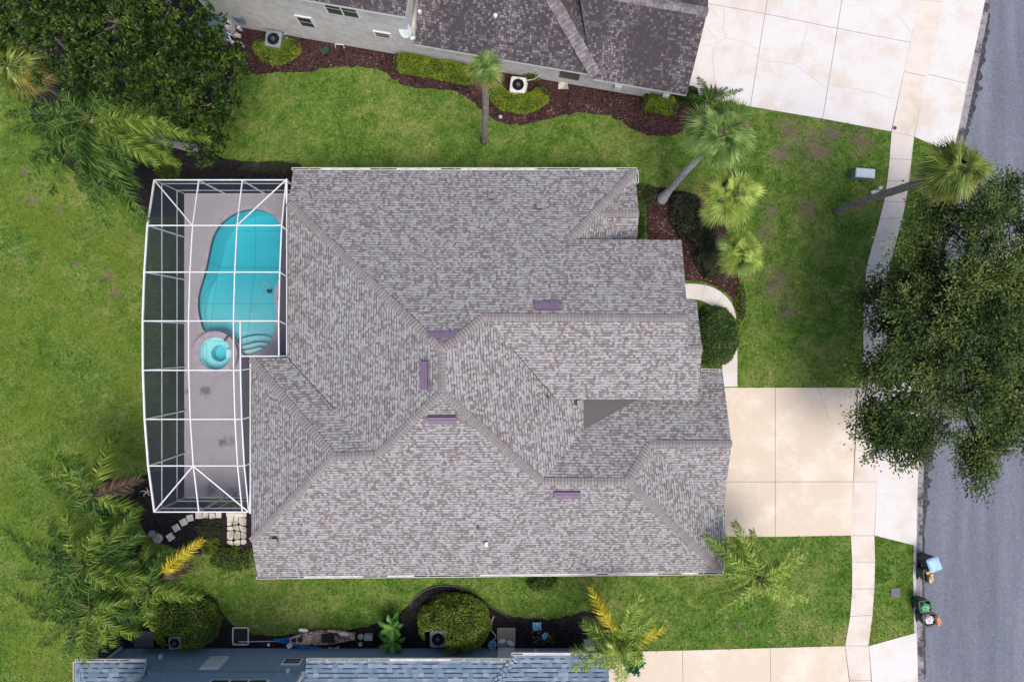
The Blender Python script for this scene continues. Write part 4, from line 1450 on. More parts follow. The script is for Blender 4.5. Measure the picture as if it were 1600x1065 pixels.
# ================================================================== BLUE NEIGHBOUR HOUSE (bottom)
bh = thing("house", "blue neighbour house with blue grey shingle roof and white gutters", "house", (-5, -18, 0))
YB = P(0, 1012).y
mb = MB()
mb.prism([(-20.2, YB), (4.1, YB), (4.1, YB - 8), (-20.2, YB - 8)], -0.1, 2.5)
mb.build("wall", 'bluestucco', bh)
mb = MB()
mb.prism([(-17.5, YB + 0.003), (-10.15, YB + 0.003), (-10.15, YB - 8), (-17.5, YB - 8)], 2.4, 5.6)
mb.build("upper_wall", 'bluestucco', bh)
MB().box((-13.8, YB + 0.03, 2.62), (7.5, 0.07, 0.12)).build("trim_band", 'bluetrim', bh)
ze = 2.6
V3 = {'a': P(118, 1033, ze), 'b': P(227, 1033, ze), 'c': P(227, 1033, ze) + Vector((0, -4, 1.6)), 'd': P(118, 1033, ze) + Vector((4 * 0.85, -4, 1.6)), 'd2': P(118, 1033, ze) + Vector((0, -8, 0)),
      'e': P(479, 1032, ze), 'f': P(801, 1032, ze), 'g': P(801, 1032, ze) + Vector((-3.6, -4.2, 1.7)), 'h': P(479, 1032, ze) + Vector((0, -4.2, 1.7)), 'g2': P(801, 1032, ze) + Vector((0, -8, 0)),
      'i': P(790, 1023, 2.5), 'j': P(950, 1023, 2.5), 'k': P(950, 1023, 2.5) + Vector((0, -4.3, 1.7)), 'l': P(790, 1023, 2.5) + Vector((-3, -4.3, 1.7)), 'l2': P(790, 1023, 2.5) + Vector((0.25, 0, 0))}
V3['i'] = P(803, 1023, 2.5)
F3 = [(('a', 'b', 'c', 'd'), 0), (('a', 'd', 'd2'), 0), (('e', 'f', 'g', 'h'), 0), (('f', 'g2', 'g'), 0), (('i', 'j', 'k', 'l'), 0)]
roof_mesh(V3, F3[:2], ['bshingle', 'trim'], 0.16).build("porch_roof", ['bshingle', 'trim'], bh, uv=True)
roof_mesh(V3, F3[4:], ['bshingle', 'trim'], 0.16).build("garage_roof", ['bshingle', 'trim'], bh, uv=True)
broof = roof_mesh(V3, F3[2:4], ['bshingle', 'trim'], 0.16).build("roof", ['bshingle', 'trim'], bh, uv=True)
caps(MB(), V3['f'], V3['g'], 0.28, 0.2, 0.2).build("ridge_cap", ['bshingle', 'capedge'], broof, uv=True)
V4 = {'a': Vector((-17.9, YB + 0.4, 5.7)), 'b': Vector((-9.7, YB + 0.4, 5.7)), 'c': Vector((-11.8, YB - 3.6, 7.2)), 'd': Vector((-15.8, YB - 3.6, 7.2)), 'e': Vector((-17.9, YB - 7.6, 5.7)), 'f': Vector((-9.7, YB - 7.6, 5.7))}
roof_mesh(V4, [(('a', 'b', 'c', 'd'), 0), (('b', 'f', 'c'), 0), (('a', 'd', 'e'), 0), (('c', 'f', 'e', 'd'), 0)], ['bshingle', 'trim']).build("upper_roof", ['bshingle', 'trim'], bh, uv=True)
gutter("gutter", V3['a'], V3['b'], bh, (0, -1, 0), 0.75, 0.9)
gutter("gutter", V3['e'], V3['f'] + Vector((0.1, 0, 0)), bh, (0, -1, 0), 0.9, 0.5)
gutter("gutter", V3['i'] + Vector((-0.1, 0, 0)), V3['j'], bh, (0, -1, 0), 1.1, 0.05)
gutter("gutter", V3['a'] + Vector((0, -0.02, 0)), V3['a'] + Vector((0, -2.5, 0)), bh, (1, 0, 0), 1.0, 0.1)
gutter("gutter", V3['f'] + Vector((0.1, 0, 0)), V3['f'] + Vector((0.1, -0.55, 0)), bh, (-1, 0, 0), 0.5, 0.2)
for pts in ([(-20.26, YB + 0.08, 0.1), (-20.26, YB + 0.08, 1.75), (-20.3, YB + 0.3, 2.35)], [(-17.62, YB + 0.1, 3.2), (-17.62, YB + 0.1, 5.4)], [(-9.98, YB + 0.1, 3.2), (-9.98, YB + 0.1, 5.4)]):
    mb = MB()
    for a, b in zip(pts[:-1], pts[1:]):
        mb.bar(a, b, 0.11, 0.10)
    mb.build("downspout", 'white', bh)


def blue_win(x0, y0, x1, y1, n=1, fill='blind'):
    orgb = Vector((0, YB, 0)); e = Vector((1, 0, 0)); nn = Vector((0, 1, 0))
    _, zb = wall_hit((x0 + x1) / 2, y0, 0.0, orgb, e, nn)
    _, zt = wall_hit((x0 + x1) / 2, y1, 0.0, orgb, e, nn)
    sa, _ = wall_hit(x0, (y0 + y1) / 2, 0.0, orgb, e, nn)
    sb, _ = wall_hit(x1, (y0 + y1) / 2, 0.0, orgb, e, nn)
    fr = MB().box(((sa + sb) / 2, YB + 0.02, (zb + zt) / 2), (sb - sa + 0.1, 0.1, zt - zb + 0.1)).build("window", 'trim', bh)
    for k in range(n):
        wdt = (sb - sa) / n
        for hh in (0, 1):
            MB().box((sa + wdt * (k + 0.5), YB + 0.055, lerp(zb, zt, 0.25 + 0.5 * hh)), (wdt - 0.1, 0.07, (zt - zb) / 2 - 0.08)).build("pane", fill, fr)


blue_win(322, 1027, 348, 1045, 1)
blue_win(443, 1031, 470, 1038, 1, 'glass')
blue_win(322, 1064, 412, 1085, 3, 'glass')
# side door, step, mat
MB().box((P(791, 1012).x, YB + 0.03, 1.0), (0.85, 0.08, 2.0)).build("side_door", 'trim', bh)
for px, py, z in ((251, 1027, 0.8), (450, 1050, 2.9), (837, 1020, 0.6)):
    s0, z0 = wall_hit(px, py, 0.0, Vector((0, YB, 0)), Vector((1, 0, 0)), Vector((0, 1, 0)))
    MB().box((s0, YB + 0.08, max(0.4, z0)), (0.16, 0.16, 0.18)).build("wall_lamp", 'white', bh)
MB().box((P(919, 1012).x, YB + 0.25, 0.45), (0.45, 0.45, 0.9)).build("meter_box", 'trim', bh)

# ================================================================== FURNITURE AND SMALL THINGS


def condenser(px, py, label, casing, size=0.8, h=0.8, rot=0.0, pipes=None):
    """px, py is where the TOP centre is seen"""
    c = P(px, py, h)
    t = thing("air_conditioner", label, "air conditioner", (c.x, c.y, 0), "air conditioning condensers beside the neighbour houses")
    MB().box((c.x, c.y, 0.05), (size + 0.15, size + 0.15, 0.09), rot).build("pad", 'pad', t)
    mb = MB()
    mb.box((c.x, c.y, 0.1 + (h - 0.1) / 2 - 0.02), (size, size, h - 0.14), rot)
    cs, sn = math.cos(rot), math.sin(rot)
    # casing top as a square ring with round opening
    n = 28
    vs, fs = [], []
    r = size * 0.40
    for k in range(n):
        a = 2 * PI * k / n
        m = max(abs(math.cos(a)), abs(math.sin(a)))
        x, y = math.cos(a) / m * size * 0.52, math.sin(a) / m * size * 0.52
        vs.append((c.x + x * cs - y * sn, c.y + x * sn + y * cs, h))
        x, y = math.cos(a) * r, math.sin(a) * r
        vs.append((c.x + x * cs - y * sn, c.y + x * sn + y * cs, h + 0.02))
    for k in range(n):
        k2 = (k + 1) % n
        fs.append((2 * k, 2 * k2, 2 * k2 + 1, 2 * k + 1))
    mb.add(vs, fs)
    for k in range(5):
        for s_ in (-1, 1):
            x, y = 0, s_ * (size / 2 + 0.006)
            mb.box((c.x + x * cs - y * sn, c.y + x * sn + y * cs, 0.2 + k * (h - 0.3) / 5), (size * 0.9, 0.02, 0.05), rot)
    mb.build("cabinet", casing, t)
    MB().lathe((c.x, c.y, h - 0.035), [(r, 0.0), (0.0001, 0.0)], 28).build("fan_opening", 'black', t)
    mb = MB()
    for rr in (0.3, 0.55, 0.8, 0.97):
        pts = [(c.x + r * rr * math.cos(2 * PI * k / 24), c.y + r * rr * math.sin(2 * PI * k / 24), h + 0.02 + 0.03 * (1 - rr)) for k in range(25)]
        mb.tube(pts, 0.006, 4)
    for k in range(6):
        a = PI * k / 6
        mb.tube([(c.x - r * math.cos(a), c.y - r * math.sin(a), h + 0.02), (c.x, c.y, h + 0.05), (c.x + r * math.cos(a), c.y + r * math.sin(a), h + 0.02)], 0.006, 4)
    mb.lathe((c.x, c.y, h + 0.03), [(0.12, 0.0), (0.10, 0.05), (0.0001, 0.06)], 14)
    mb.build("fan_guard", 'darkgrey', t)
    if pipes:
        MB().tube([P(x, y, z) for x, y, z in pipes], 0.03, 6).build("pipe", 'pad', t)
    return t


condenser(427, 61, "dark grey air conditioner among clipped bushes beside the grey stucco wall", 'acgrey', 0.78, 0.8, -0.15, [(440, 58, 0.3), (450, 50, 0.25), (457, 46, 0.5), (453, 40, 0.7)])
condenser(809.5, 132.5, "white framed air conditioner behind the curved hedge of the grey house", 'acwhite', 0.76, 0.8, -0.12, [(822, 126, 0.3), (834, 124, 0.3), (846, 116, 0.6)])
condenser(273, 1004, "air conditioner tucked under the bush beside the black box and blue wall", 'acgrey', 0.62, 0.7, 0.1, [(262, 1007, 0.4), (256, 1007, 0.4)])
cw = condenser(684.5, 998, "blue grey air conditioner in the notch of the large bright bush", 'acgrey', 0.80, 0.75, 0.03)

# pool equipment of the grey neighbour
t = thing("pool_pump", "tangle of white pool pump pipes by the grey house corner", "pool equipment", P(362, 68))
mb = MB()
for _ in range(9):
    x, y = random.uniform(348, 378), random.uniform(44, 72)
    a = P(x, y, 0.25)
    mb.tube([(a.x, a.y, 0.02), a, a + Vector((random.uniform(-.5, .5), random.uniform(-.4, .4), random.uniform(0, .25)))], 0.04, 8)
for x, y in ((344, 74), (350, 66), (366, 68), (378, 70), (347, 64), (375, 45)):
    mb.lathe(P(x, y, 0.2), [(0.07, -0.2), (0.07, 0.2), (0.0001, 0.22)], 8)
mb.build("pipe", 'white', t)
MB().lathe(P(360, 44, 0.1), [(0.26, -0.1), (0.26, 0.5), (0.2, 0.62), (0.0001, 0.66)], 16).build("filter", 'acwhite', t)
MB().tube([P(368, 55, 0.25), P(376, 57, 0.25)], [0.13, 0.11], 12).build("motor", 'pad', t)
t = thing("equipment_box", "blue grey equipment box between the dark tree and the white pool pipes", "box", P(338, 44))
q = P(337, 41, 0.9)
MB().box((q.x, q.y, 0.45), (0.75, 0.95, 0.88), -0.17).build("cabinet", 'acgrey', t)
MB().box((q.x, q.y, 0.91), (0.82, 1.02, 0.05), -0.17).build("lid", simple("box_lid_teal", (0.10, 0.145, 0.17), 0.5), t)
# small hose-bracket frame and valve cover on the mulch
t = thing("hose_bracket", "small white pipe frame standing on mulch below the grey wall", "pipe frame", P(531, 72))
MB().tube([P(524, 74, 0.02), P(524, 69, 0.3), P(536, 70, 0.3), P(538, 75, 0.02)], 0.03, 6).build("pipe", 'white', t)
t = tag(MB().box((*P(508, 80).xy, 0.05), (0.42, 0.30, 0.07), 0.5).build("valve_box", 'bingreen'), "dark green valve box lid set in the reddish mulch", "valve box")
# stepping stone at side door of grey house
tag(MB().prism(xyl([(873, 126), (886, 127), (888, 140), (872, 140)]), 0.012, 0.09).build("paving_stone", 'slate'), "pale paving stone below the side door of the grey house", "paving stone")
for px, py in ((782, 183), (782, 186), (972, 172)):
    pass
tag(MB().lathe(P(782, 183, 0.0), [(0.10, 0.0), (0.11, 0.06), (0.06, 0.12), (0.0001, 0.13)], 10).build("rock", 'slate'), "small pale rock on mulch right of the tall thin palm", "rock")

# kayak
ky = thing("kayak", "tan and black camouflage fishing kayak lying beside the blue wall", "kayak", P(505, 994))
xs = np.linspace(0, 1, 15)
A = P(455, 997, 0.15); B = P(556, 991, 0.15)
ax = (B - A); ln = ax.length; ax.normalize(); sdv = Vector((-ax.y, ax.x, 0))
sec = []
for u in xs:
    wd = 0.40 * (math.sin(PI * (0.04 + 0.92 * u)) ** 0.62)
    if u > 0.9: wd = max(wd, 0.20)
    pr = [(-0.55, 0.0), (-1.0, 0.20), (-0.86, 0.30), (-0.5, 0.25), (0, 0.24), (0.5, 0.25), (0.86, 0.30), (1.0, 0.20), (0.55, 0.0)]
    rise = 0.10 * abs(2 * u - 1) ** 3
    sec.append([A + ax * (ln * u) + sdv * (k * wd) + Vector((0, 0, z * 1.1 + rise - 0.13)) for k, z in pr])
mb = MB()
vs = [p for s_ in sec for p in s_]
m = 9
fs = []
for i in range(len(sec) - 1):
    for k in range(m):
        fs.append((i * m + k, i * m + (k + 1) % m, (i + 1) * m + (k + 1) % m, (i + 1) * m + k))
fs.append(tuple(range(m))); fs.append(tuple((len(sec) - 1) * m + k for k in range(m)))
mb.add(vs, fs)
mb.build("hull", 'camo', ky, True)
ka = lambda u, s_, z: A + ax * (ln * u) + sdv * s_ + Vector((0, 0, z))
rot = math.atan2(ax.y, ax.x)
MB().box(ka(0.58, 0.0, 0.19), (0.62, 0.46, 0.06), rot).build("seat", 'black', ky)
MB().box(ka(0.67, 0.0, 0.30), (0.07, 0.44, 0.26), rot).build("backrest", 'black', ky)
for u, s_ in ((0.06, -0.02), (0.16, 0.01)):
    MB().lathe(ka(u, s_, 0.17), [(0.13, 0.0), (0.14, 0.06), (0.10, 0.075), (0.0001, 0.075)], 14).build("hatch", 'black', ky)
MB().box(ka(0.33, 0.0, 0.175), (0.85, 0.40, 0.03), rot).build("footwell", simple("tan_footwell", (0.40, 0.27, 0.19), 0.6, 0.3, 4), ky)
mb = MB()
for k in range(5):
    mb.bar(ka(0.74 + 0.03 * k, -0.2, 0.2), ka(0.75 + 0.03 * k, 0.2, 0.2), 0.02, 0.02)
mb.build("bungee_cord", 'black', ky)
pd = thing("kayak_paddle", "double kayak paddle with white blades resting across the kayak", "paddle", P(505, 985, 0.3))
pa, pb = P(474, 984, 0.36), P(537, 990, 0.36)
MB().tube([pa, pb], 0.016, 6).build("shaft", 'black', pd)
for e, sgn in ((pa, -1), (pb, 1)):
    d_ = (pb - pa).normalized()
    mb = MB()
    cc = e
    pts = []
    for k in range(14):
        t_ = 2 * PI * k / 14
        pts.append(cc + d_ * (0.26 * math.cos(t_)) + Vector((-d_.y, d_.x, 0)) * (0.09 * math.sin(t_)))
    mb.prism([(p.x, p.y) for p in pts], 0.35, 0.375)
    mb.build("blade", 'white', pd)


def crumple(name, px_poly, z, mat, label, cat, amp=0.10):
    w_ = xyl(px_poly)
    bm = bmesh.new()
    bm.faces.new([bm.verts.new((*p, 0)) for p in w_])
    x0, x1 = min(p[0] for p in w_), max(p[0] for p in w_)
    y0, y1 = min(p[1] for p in w_), max(p[1] for p in w_)
    st = 0.09
    k = x0 + st
    while k < x1:
        bmesh.ops.bisect_plane(bm, geom=bm.verts[:] + bm.edges[:] + bm.faces[:], plane_co=(k, 0, 0), plane_no=(1, 0, 0)); k += st
    k = y0 + st
    while k < y1:
        bmesh.ops.bisect_plane(bm, geom=bm.verts[:] + bm.edges[:] + bm.faces[:], plane_co=(0, k, 0), plane_no=(0, 1, 0)); k += st
    bm.verts.index_update()
    mb = MB()
    V_ = [(v.co.x, v.co.y, z + amp * (0.6 + mnoise.noise((v.co.x * 3, v.co.y * 5, 1.3)) + 0.5 * mnoise.noise((v.co.x * 9, v.co.y * 9, 4)))) for v in bm.verts]
    mb.add(V_, [tuple(v.index for v in f.verts) for f in bm.faces])
    bm.free()
    return tag(mb.build(name, mat), label, cat)


crumple("tarp", [(430, 995), (440, 996), (458, 992), (468, 1000), (480, 1007), (505, 1010), (512, 1013), (470, 1013), (456, 1006), (440, 1003), (429, 1000)], 0.04, 'tarp', "crumpled blue tarp sticking out from under the kayak", "tarp", 0.08)
crumple("cloth", [(514, 1008), (522, 1011), (530, 1007), (531, 1012), (514, 1014)], 0.05, 'pink', "small pink cloth between the kayak and the blue wall", "cloth", 0.06)
tag(MB().box((*P(454, 1006).xy, 0.12), (0.28, 0.22, 0.12), 0.6).build("carton", 'white'), "small white carton lying on the blue tarp", "carton")
for (x, y, r, h_, lb) in ((565, 991, 0.14, 0.25, "round grey bucket lid right of the kayak, beside the flat tray"), (564.5, 1003, 0.11, 0.22, "smaller grey bucket closest to the blue wall, right of the kayak")):
    t = thing("bucket", lb, "bucket", P(x, y))
    MB().lathe(P(x, y), [(r * 0.8, 0.0), (r, h_)], 16).build("body", 'darkgrey', t)
    MB().lathe(P(x, y) + Vector((0, 0, h_)), [(r * 1.08, -0.02), (r * 1.08, 0.015), (r * 0.7, 0.02), (r * 0.65, 0.005), (0.0001, 0.005)], 16).build("lid", simple("bucket_lid", (0.26, 0.30, 0.28), 0.6), t)
mb = MB().box((*P(577, 992).xy, 0.14), (0.40, 0.28, 0.25)).box((*P(577, 992).xy, 0.275), (0.43, 0.31, 0.03))
tag(mb.build("storage_tub", simple("tub_grey", (0.25, 0.28, 0.27), 0.6)), "flat grey storage tub beside the round bucket and kayak", "storage tub")
# square framed panel with pole
fx = thing("framed_screen", "square white frame with dark mesh lying on soil left of the kayak", "framed screen", P(375, 992))
q = [P(364, 980, 0.06), P(388, 980, 0.06), P(388, 1006, 0.06), P(364, 1006, 0.06)]
mb = MB()
for a, b in zip(q, q[1:] + q[:1]):
    mb.bar(a, b, 0.06, 0.05)
mb.build("frame", 'paverstone', fx)
MB().poly([p + Vector((0, 0, -0.015)) for p in q]).build("mesh", 'black', fx)
tag(MB().tube([P(373, 1002, 0.1), P(431, 1001, 0.07)], 0.022, 8).build("pole", 'paverstone'), "thin white pole running from the square frame to the blue tarp", "pole")
tag(MB().lathe(P(420, 1006, 0.0), [(0.07, 0), (0.09, 0.06), (0.04, 0.11), (0.0001, 0.12)], 10).build("rock", 'white'), "small white stone on soil left of the blue tarp", "rock")
# black storage box and gate
t = thing("storage_box", "black plastic deck box under the palm beside the blue house", "storage box", P(222, 1000))
q = P(225, 998, 0.75)
MB().box((q.x, q.y, 0.36), (0.95, 0.75, 0.7), 0.0, taper=0.93).build("body", 'black', t)
MB().box((q.x, q.y, 0.74), (1.0, 0.8, 0.06)).build("lid", 'darkgrey', t)
t = thing("gate", "black metal picket gate at the left corner of the blue house", "gate", P(176, 1004))
g0, g1 = P(190, 985), P(185, 1022)
mb = MB()
for z in (0.15, 1.25):
    mb.bar((g0.x, g0.y, z), (g1.x, g1.y, z), 0.035, 0.045)
mb.build("rail", 'black', t)
mb = MB()
for k in range(11):
    p = lerp(g0, g1, k / 10)
    mb.bar((p.x, p.y, 0.06), (p.x, p.y, 1.38), 0.022, 0.022)
mb.build("picket", 'black', t)
for p in (g0, g1):
    MB().bar((p.x + 0.03, p.y, 0.0), (p.x + 0.03, p.y, 1.5), 0.07, 0.07).build("post", 'black', t)
# side door step and mat, pillows of white
tag(MB().prism(xyl([(779, 1010), (803, 1010), (803, 1013), (779, 1013)]), 0.02, 0.18).prism(xyl([(777, 980), (805, 980), (805, 1008), (777, 1008)]), 0.012, 0.06, 0).build("door_step", 'pad'), "concrete doorstep at the side door of the blue house", "step")
tag(MB().prism(xyl([(778, 981), (804, 981), (804, 1007), (778, 1007)]), 0.064, 0.085).build("doormat", 'mat'), "square brown doormat on the step of the blue house", "doormat")
for (x, y, r_, lb) in ((784, 999, 0.1, "left one of two white oval stones on the brown doormat"), (797.5, 1002, -0.45, "right one of two white oval stones on the brown doormat")):
    c = P(x, y)
    vs = []
    mb = MB().lathe((0, 0, 0), [(0.10, 0.0), (0.22, 0.05), (0.19, 0.11), (0.0001, 0.13)], 16)
    cs, sn = math.cos(r_), math.sin(r_)
    mb.v = [(c.x + (a * cs - b * 0.55 * sn), c.y + (a * sn + b * 0.55 * cs), 0.087 + z) for a, b, z in mb.v]
    tag(mb.build("stone", 'white'), lb, "stone", "white oval stones on the doormat")
# garden hose on soil
hp = smooth_loop([(772, 962), (767, 972), (766, 982), (771, 988), (776, 994), (770, 1000), (766, 1004), (772, 1008)], 3, False)
tag(MB().tube([P(x, y, 0.05) for x, y in hp], 0.03, 6).build("garden_hose", 'pad'), "grey garden hose between the large bush and the doormat", "garden hose")
tag(MB().lathe(P(769, 1004), [(0.2, 0.0), (0.22, 0.28), (0.17, 0.28), (0.16, 0.1), (0.0001, 0.1)], 16).build("pot", 'bluedebris'), "blue pot against the blue wall left of the doormat", "pot")
# broken blue plastic chair with litter
t = thing("broken_chair", "broken pale blue plastic chair on dark soil with litter", "chair", P(843, 985))
c = P(839, 978, 0.15)
MB().box(c, (0.45, 0.40, 0.05), 0.1).build("seat", 'bluedebris', t)
mb = MB()
for k in range(5):
    mb.bar(c + Vector((-0.2 + k * 0.1, 0.2, 0.02)), c + Vector((-0.18 + k * 0.09, 0.30, 0.30)), 0.05, 0.02)
mb.bar(c + Vector((-0.2, 0.30, 0.3)), c + Vector((0.22, 0.30, 0.3)), 0.04, 0.05)
mb.build("backrest", 'bluedebris', t)
for dx, dy in ((0.2, -0.2), (-0.2, -0.2), (0.2, 0.2), (-0.2, 0.2)):
    MB().bar(c + Vector((dx, dy, -0.13)), c + Vector((dx * 0.9, dy * 0.9, 0)), 0.04, 0.04).build("leg", 'bluedebris', t)
crumple("plastic_sheet", [(846, 990), (853, 986), (858, 988), (854, 996), (848, 997)], 0.05, 'bluedebris', "torn pale blue plastic piece beside the broken chair", "plastic sheet", 0.08)

# utility boxes
t = thing("utility_box", "pale green utility cabinet on the lawn beside the leaning palm trunk", "utility box", P(1347, 272))
q = P(1352, 270.5, 0.65)
MB().box((q.x, q.y, 0.31), (0.92, 0.40, 0.60), -0.08).build("cabinet", simple("cabinet_green", (0.14, 0.22, 0.24), 0.5), t)
mb = MB().box((q.x, q.y, 0.64), (0.98, 0.46, 0.06), -0.08).box((q.x, q.y, 0.685), (0.88, 0.36, 0.03), -0.08)
mb.build("lid", 'pedestal', t)
tag(MB().box((*P(1366, 302).xy, 0.08), (0.42, 0.30, 0.14), 0.3).box((*P(1370, 296).xy, 0.2), (0.2, 0.15, 0.4), 0.3).build("meter_cover", 'acwhite'), "small white meter cover beneath the leaning palm trunk", "meter cover")
t = thing("drain_cover", "square dark metal cover set in the verge lawn", "cover", P(1399, 925))
MB().box((*P(1399, 925).xy, 0.02), (0.50, 0.50, 0.035)).build("frame", 'darkgrey', t)
MB().box((*P(1399, 925).xy, 0.042), (0.42, 0.42, 0.012)).build("plate", 'plate', t)
tag(MB().lathe(P(1398, 200, 0.034), [(0.10, 0), (0.10, 0.012), (0.0001, 0.012)], 14).build("valve_cover", 'darkgrey'), "small round dark valve cover at the top sidewalk joint", "cover")


# bins
def wheelie(px, py, label, h=1.0, body='binbody', lid=None, rot=0.0, sx=0.58, sy=0.62):
    c = P(px, py, h)
    t = thing("wheelie_bin", label, "bin", (c.x, c.y, -0.12), "bins at the kerb")
    cs, sn = math.cos(rot), math.sin(rot)
    R = lambda x, y, z: Vector((c.x + x * cs - y * sn, c.y + x * sn + y * cs, z))
    mb = MB()
    z0, z1 = -0.04, h
    def rr(hx, hy, z, r=0.10):
        out = []
        for qx, qy, a0 in ((1, 1, 0), (-1, 1, 90), (-1, -1, 180), (1, -1, 270)):
            for k in range(4):
                a = math.radians(a0 + 30 * k)
                out.append(R(qx * (hx - r) + r * math.cos(a), qy * (hy - r) + r * math.sin(a), z))
        return out
    lay = [rr(sx * 0.40, sy * 0.40, z0), rr(sx * 0.5, sy * 0.5, z1 - 0.05), rr(sx * 0.54, sy * 0.54, z1 - 0.04), rr(sx * 0.54, sy * 0.54, z1), rr(sx * 0.46, sy * 0.46, z1), rr(sx * 0.40, sy * 0.40, z1 - 0.35)]
    vs = [p for l in lay for p in l]
    m = 16
    fs = [(i * m + k, i * m + (k + 1) % m, (i + 1) * m + (k + 1) % m, (i + 1) * m + k) for i in range(len(lay) - 1) for k in range(m)]
    fs += [tuple(range(m)), tuple((len(lay) - 1) * m + k for k in range(m))]
    mb.add(vs, fs)
    mb.build("body", body, t)
    for s_ in (-1, 1):
        a, b = R(s_ * sx * 0.34, -sy * 0.45, 0.02), R(s_ * sx * 0.44, -sy * 0.45, 0.02)
        MB().tube([a, b], 0.12, 14).build("wheel", 'black', t)
    MB().tube([R(-sx * 0.3, -sy * 0.6, h - 0.06), R(sx * 0.3, -sy * 0.6, h - 0.06)], 0.02, 8).build("handle", body, t)
    if lid:
        mb = MB()
        l2 = [rr(sx * 0.57, sy * 0.57, h + 0.005), rr(sx * 0.57, sy * 0.57, h + 0.05), rr(sx * 0.45, sy * 0.45, h + 0.10), rr(sx * 0.15, sy * 0.2, h + 0.115, 0.05)]
        vs = [p for l in l2 for p in l]
        fs = [(i * m + k, i * m + (k + 1) % m, (i + 1) * m + (k + 1) % m, (i + 1) * m + k) for i in range(3) for k in range(m)] + [tuple(3 * m + k for k in range(m))]
        mb.add(vs, fs)
        mb.build("lid", lid, t)
    return t


wheelie(1459, 881, "tall bin with closed pale blue lid at the kerb", 1.05, 'binbody', 'binblue', 0.35, 0.56, 0.62)
wheelie(1451, 899, "open green bin filled with cardboard beside the blue lidded bin", 0.75, 'bingreen', None, 0.1, 0.5, 0.62)
wheelie(1446, 947, "open dark bin with green packaging at the kerb", 0.85, 'binbody', None, 0.15, 0.58, 0.58)
wheelie(1452, 968, "open dark bin with white bag, lowest in the photo", 0.85, 'binbody', None, 0.2, 0.58, 0.60)
for (x, y, z, d_, r_, m_, lb) in ((1452, 901, 0.68, (0.16, 0.50, 0.34), -0.15, 'card', "long brown cardboard piece sticking out of the open green bin"),
                                  (1449, 893, 0.72, (0.22, 0.14, 0.22), 0.5, 'card', "short pale cardboard flap at the upper end of the green bin"),
                                  (1461.5, 966, 0.78, (0.10, 0.52, 0.5), 0.22, 'cardred', "orange cardboard sheet leaning on the bin with the white bag")):
    tag(MB().box(P(x, y, z), d_, r_).box(P(x, y, z) + Vector((0.03, 0.05, d_[2] * 0.4)), (d_[0] * 0.6, d_[1] * 0.7, d_[2] * 0.5), r_ + 0.3).build("cardboard", m_), lb, "cardboard")


def bagmesh(px, py, z, r, mat, label):
    bm = bmesh.new()
    bmesh.ops.create_icosphere(bm, subdivisions=3, radius=r)
    c = P(px, py, z)
    for v in bm.verts:
        k = 1 + 0.28 * mnoise.noise(v.co * 9) + 0.15 * mnoise.noise(v.co * 22)
        v.co = Vector((v.co.x * k, v.co.y * k, v.co.z * k * 0.75)) + c
    me = bpy.data.meshes.new("rubbish_bag")
    bm.to_mesh(me); bm.free()
    me.materials.append(M[mat])
    o = bpy.data.objects.new("rubbish_bag", me)
    COL.objects.link(o)
    return tag(o, label, "bag")


bagmesh(1445, 948, 0.72, 0.24, 'baggreen', "crumpled green packaging filling the open dark bin")
bagmesh(1451, 967, 0.74, 0.23, 'bag', "white rubbish bag filling the lowest bin")

# stepping stones and flagstones
st0 = None
for i, (x, y, s_, r_, lb) in enumerate(((267, 838, 11, 0.6, "stepping stone furthest from the pool cage, at the lower end of the row"), (276, 824, 10.5, 0.5, "second stepping stone from the lower end of the curved row"),
                                        (287.5, 815, 10.5, 0.45, "third stepping stone from the lower end of the curved row"), (297.5, 808.5, 10, 0.2, "fourth stepping stone from the lower end of the curved row"),
                                        (311, 804.5, 10, 0.06, "fifth stepping stone, directly below the pool cage wall"), (321.5, 804, 9, -0.03, "sixth stepping stone, below the middle of the cage wall"),
                                        (332, 805, 9, 0.04, "seventh stepping stone, next to last toward the flagstones"), (342, 804, 8.5, -0.05, "last stepping stone before the flagstone patch"))):
    if st0 is None:
        bm_ = MB().box((0, 0, 0.035), (0.333, 0.333, 0.05)).box((0, 0, 0.064), (0.30, 0.30, 0.008))
        st0 = bm_.build("stepping_stone", 'paverstone'); o = st0
    else:
        o = st0.copy(); COL.objects.link(o)
    o.location = P(x, y); o.rotation_euler.z = r_; o.scale = (s_ / 10, s_ / 10, 1)
    tag(o, lb, "stepping stone", "stepping stones below the pool cage")
mb = MB()
gx, gy = 4, 5
gp = {(i, j): (355 + 31 * i / (gx - 1) + random.uniform(-4, 4) * (0 < i < gx - 1), 807 + 45 * j / (gy - 1) + random.uniform(-4.2, 4.2)) for i in range(gx) for j in range(gy)}
for i in range(gx - 1):
    for j in range(gy - 1):
        q = [Vector(gp[a]) for a in ((i, j), (i + 1, j), (i + 1, j + 1), (i, j + 1))]
        cc = sum(q, Vector((0, 0))) / 4
        ch = []
        for k in range(4):
            p_, a_, b_ = q[k], q[k - 1], q[(k + 1) % 4]
            u_ = random.uniform(0.12, 0.42)
            ch += [lerp(p_, a_, u_ * 0.6), lerp(p_, b_, u_ * 0.6)]
        if random.random() < 0.93:
            mb.prism(xyl([tuple(lerp(cc, p_, 0.88)) for p_ in ch]), 0.014, 0.07 + random.uniform(-0.012, 0.012))
structure(mb.build("flagstone_path", 'slate'), "irregular pale flagstones beside the house wall")
tag(MB().prism(xyl([(355, 800), (386, 800), (386, 806), (355, 806)]), 0.015, 0.12).build("door_step", 'paverstone'), "narrow pale step outside the pool cage door", "step")
t = tag(MB().lathe(P(240, 832), [(0.16, 0), (0.2, 0.18), (0.1, 0.3), (0.0001, 0.31)], 9).build("rock", 'acgrey'), "blue grey rock on soil left of the stepping stones", "rock")
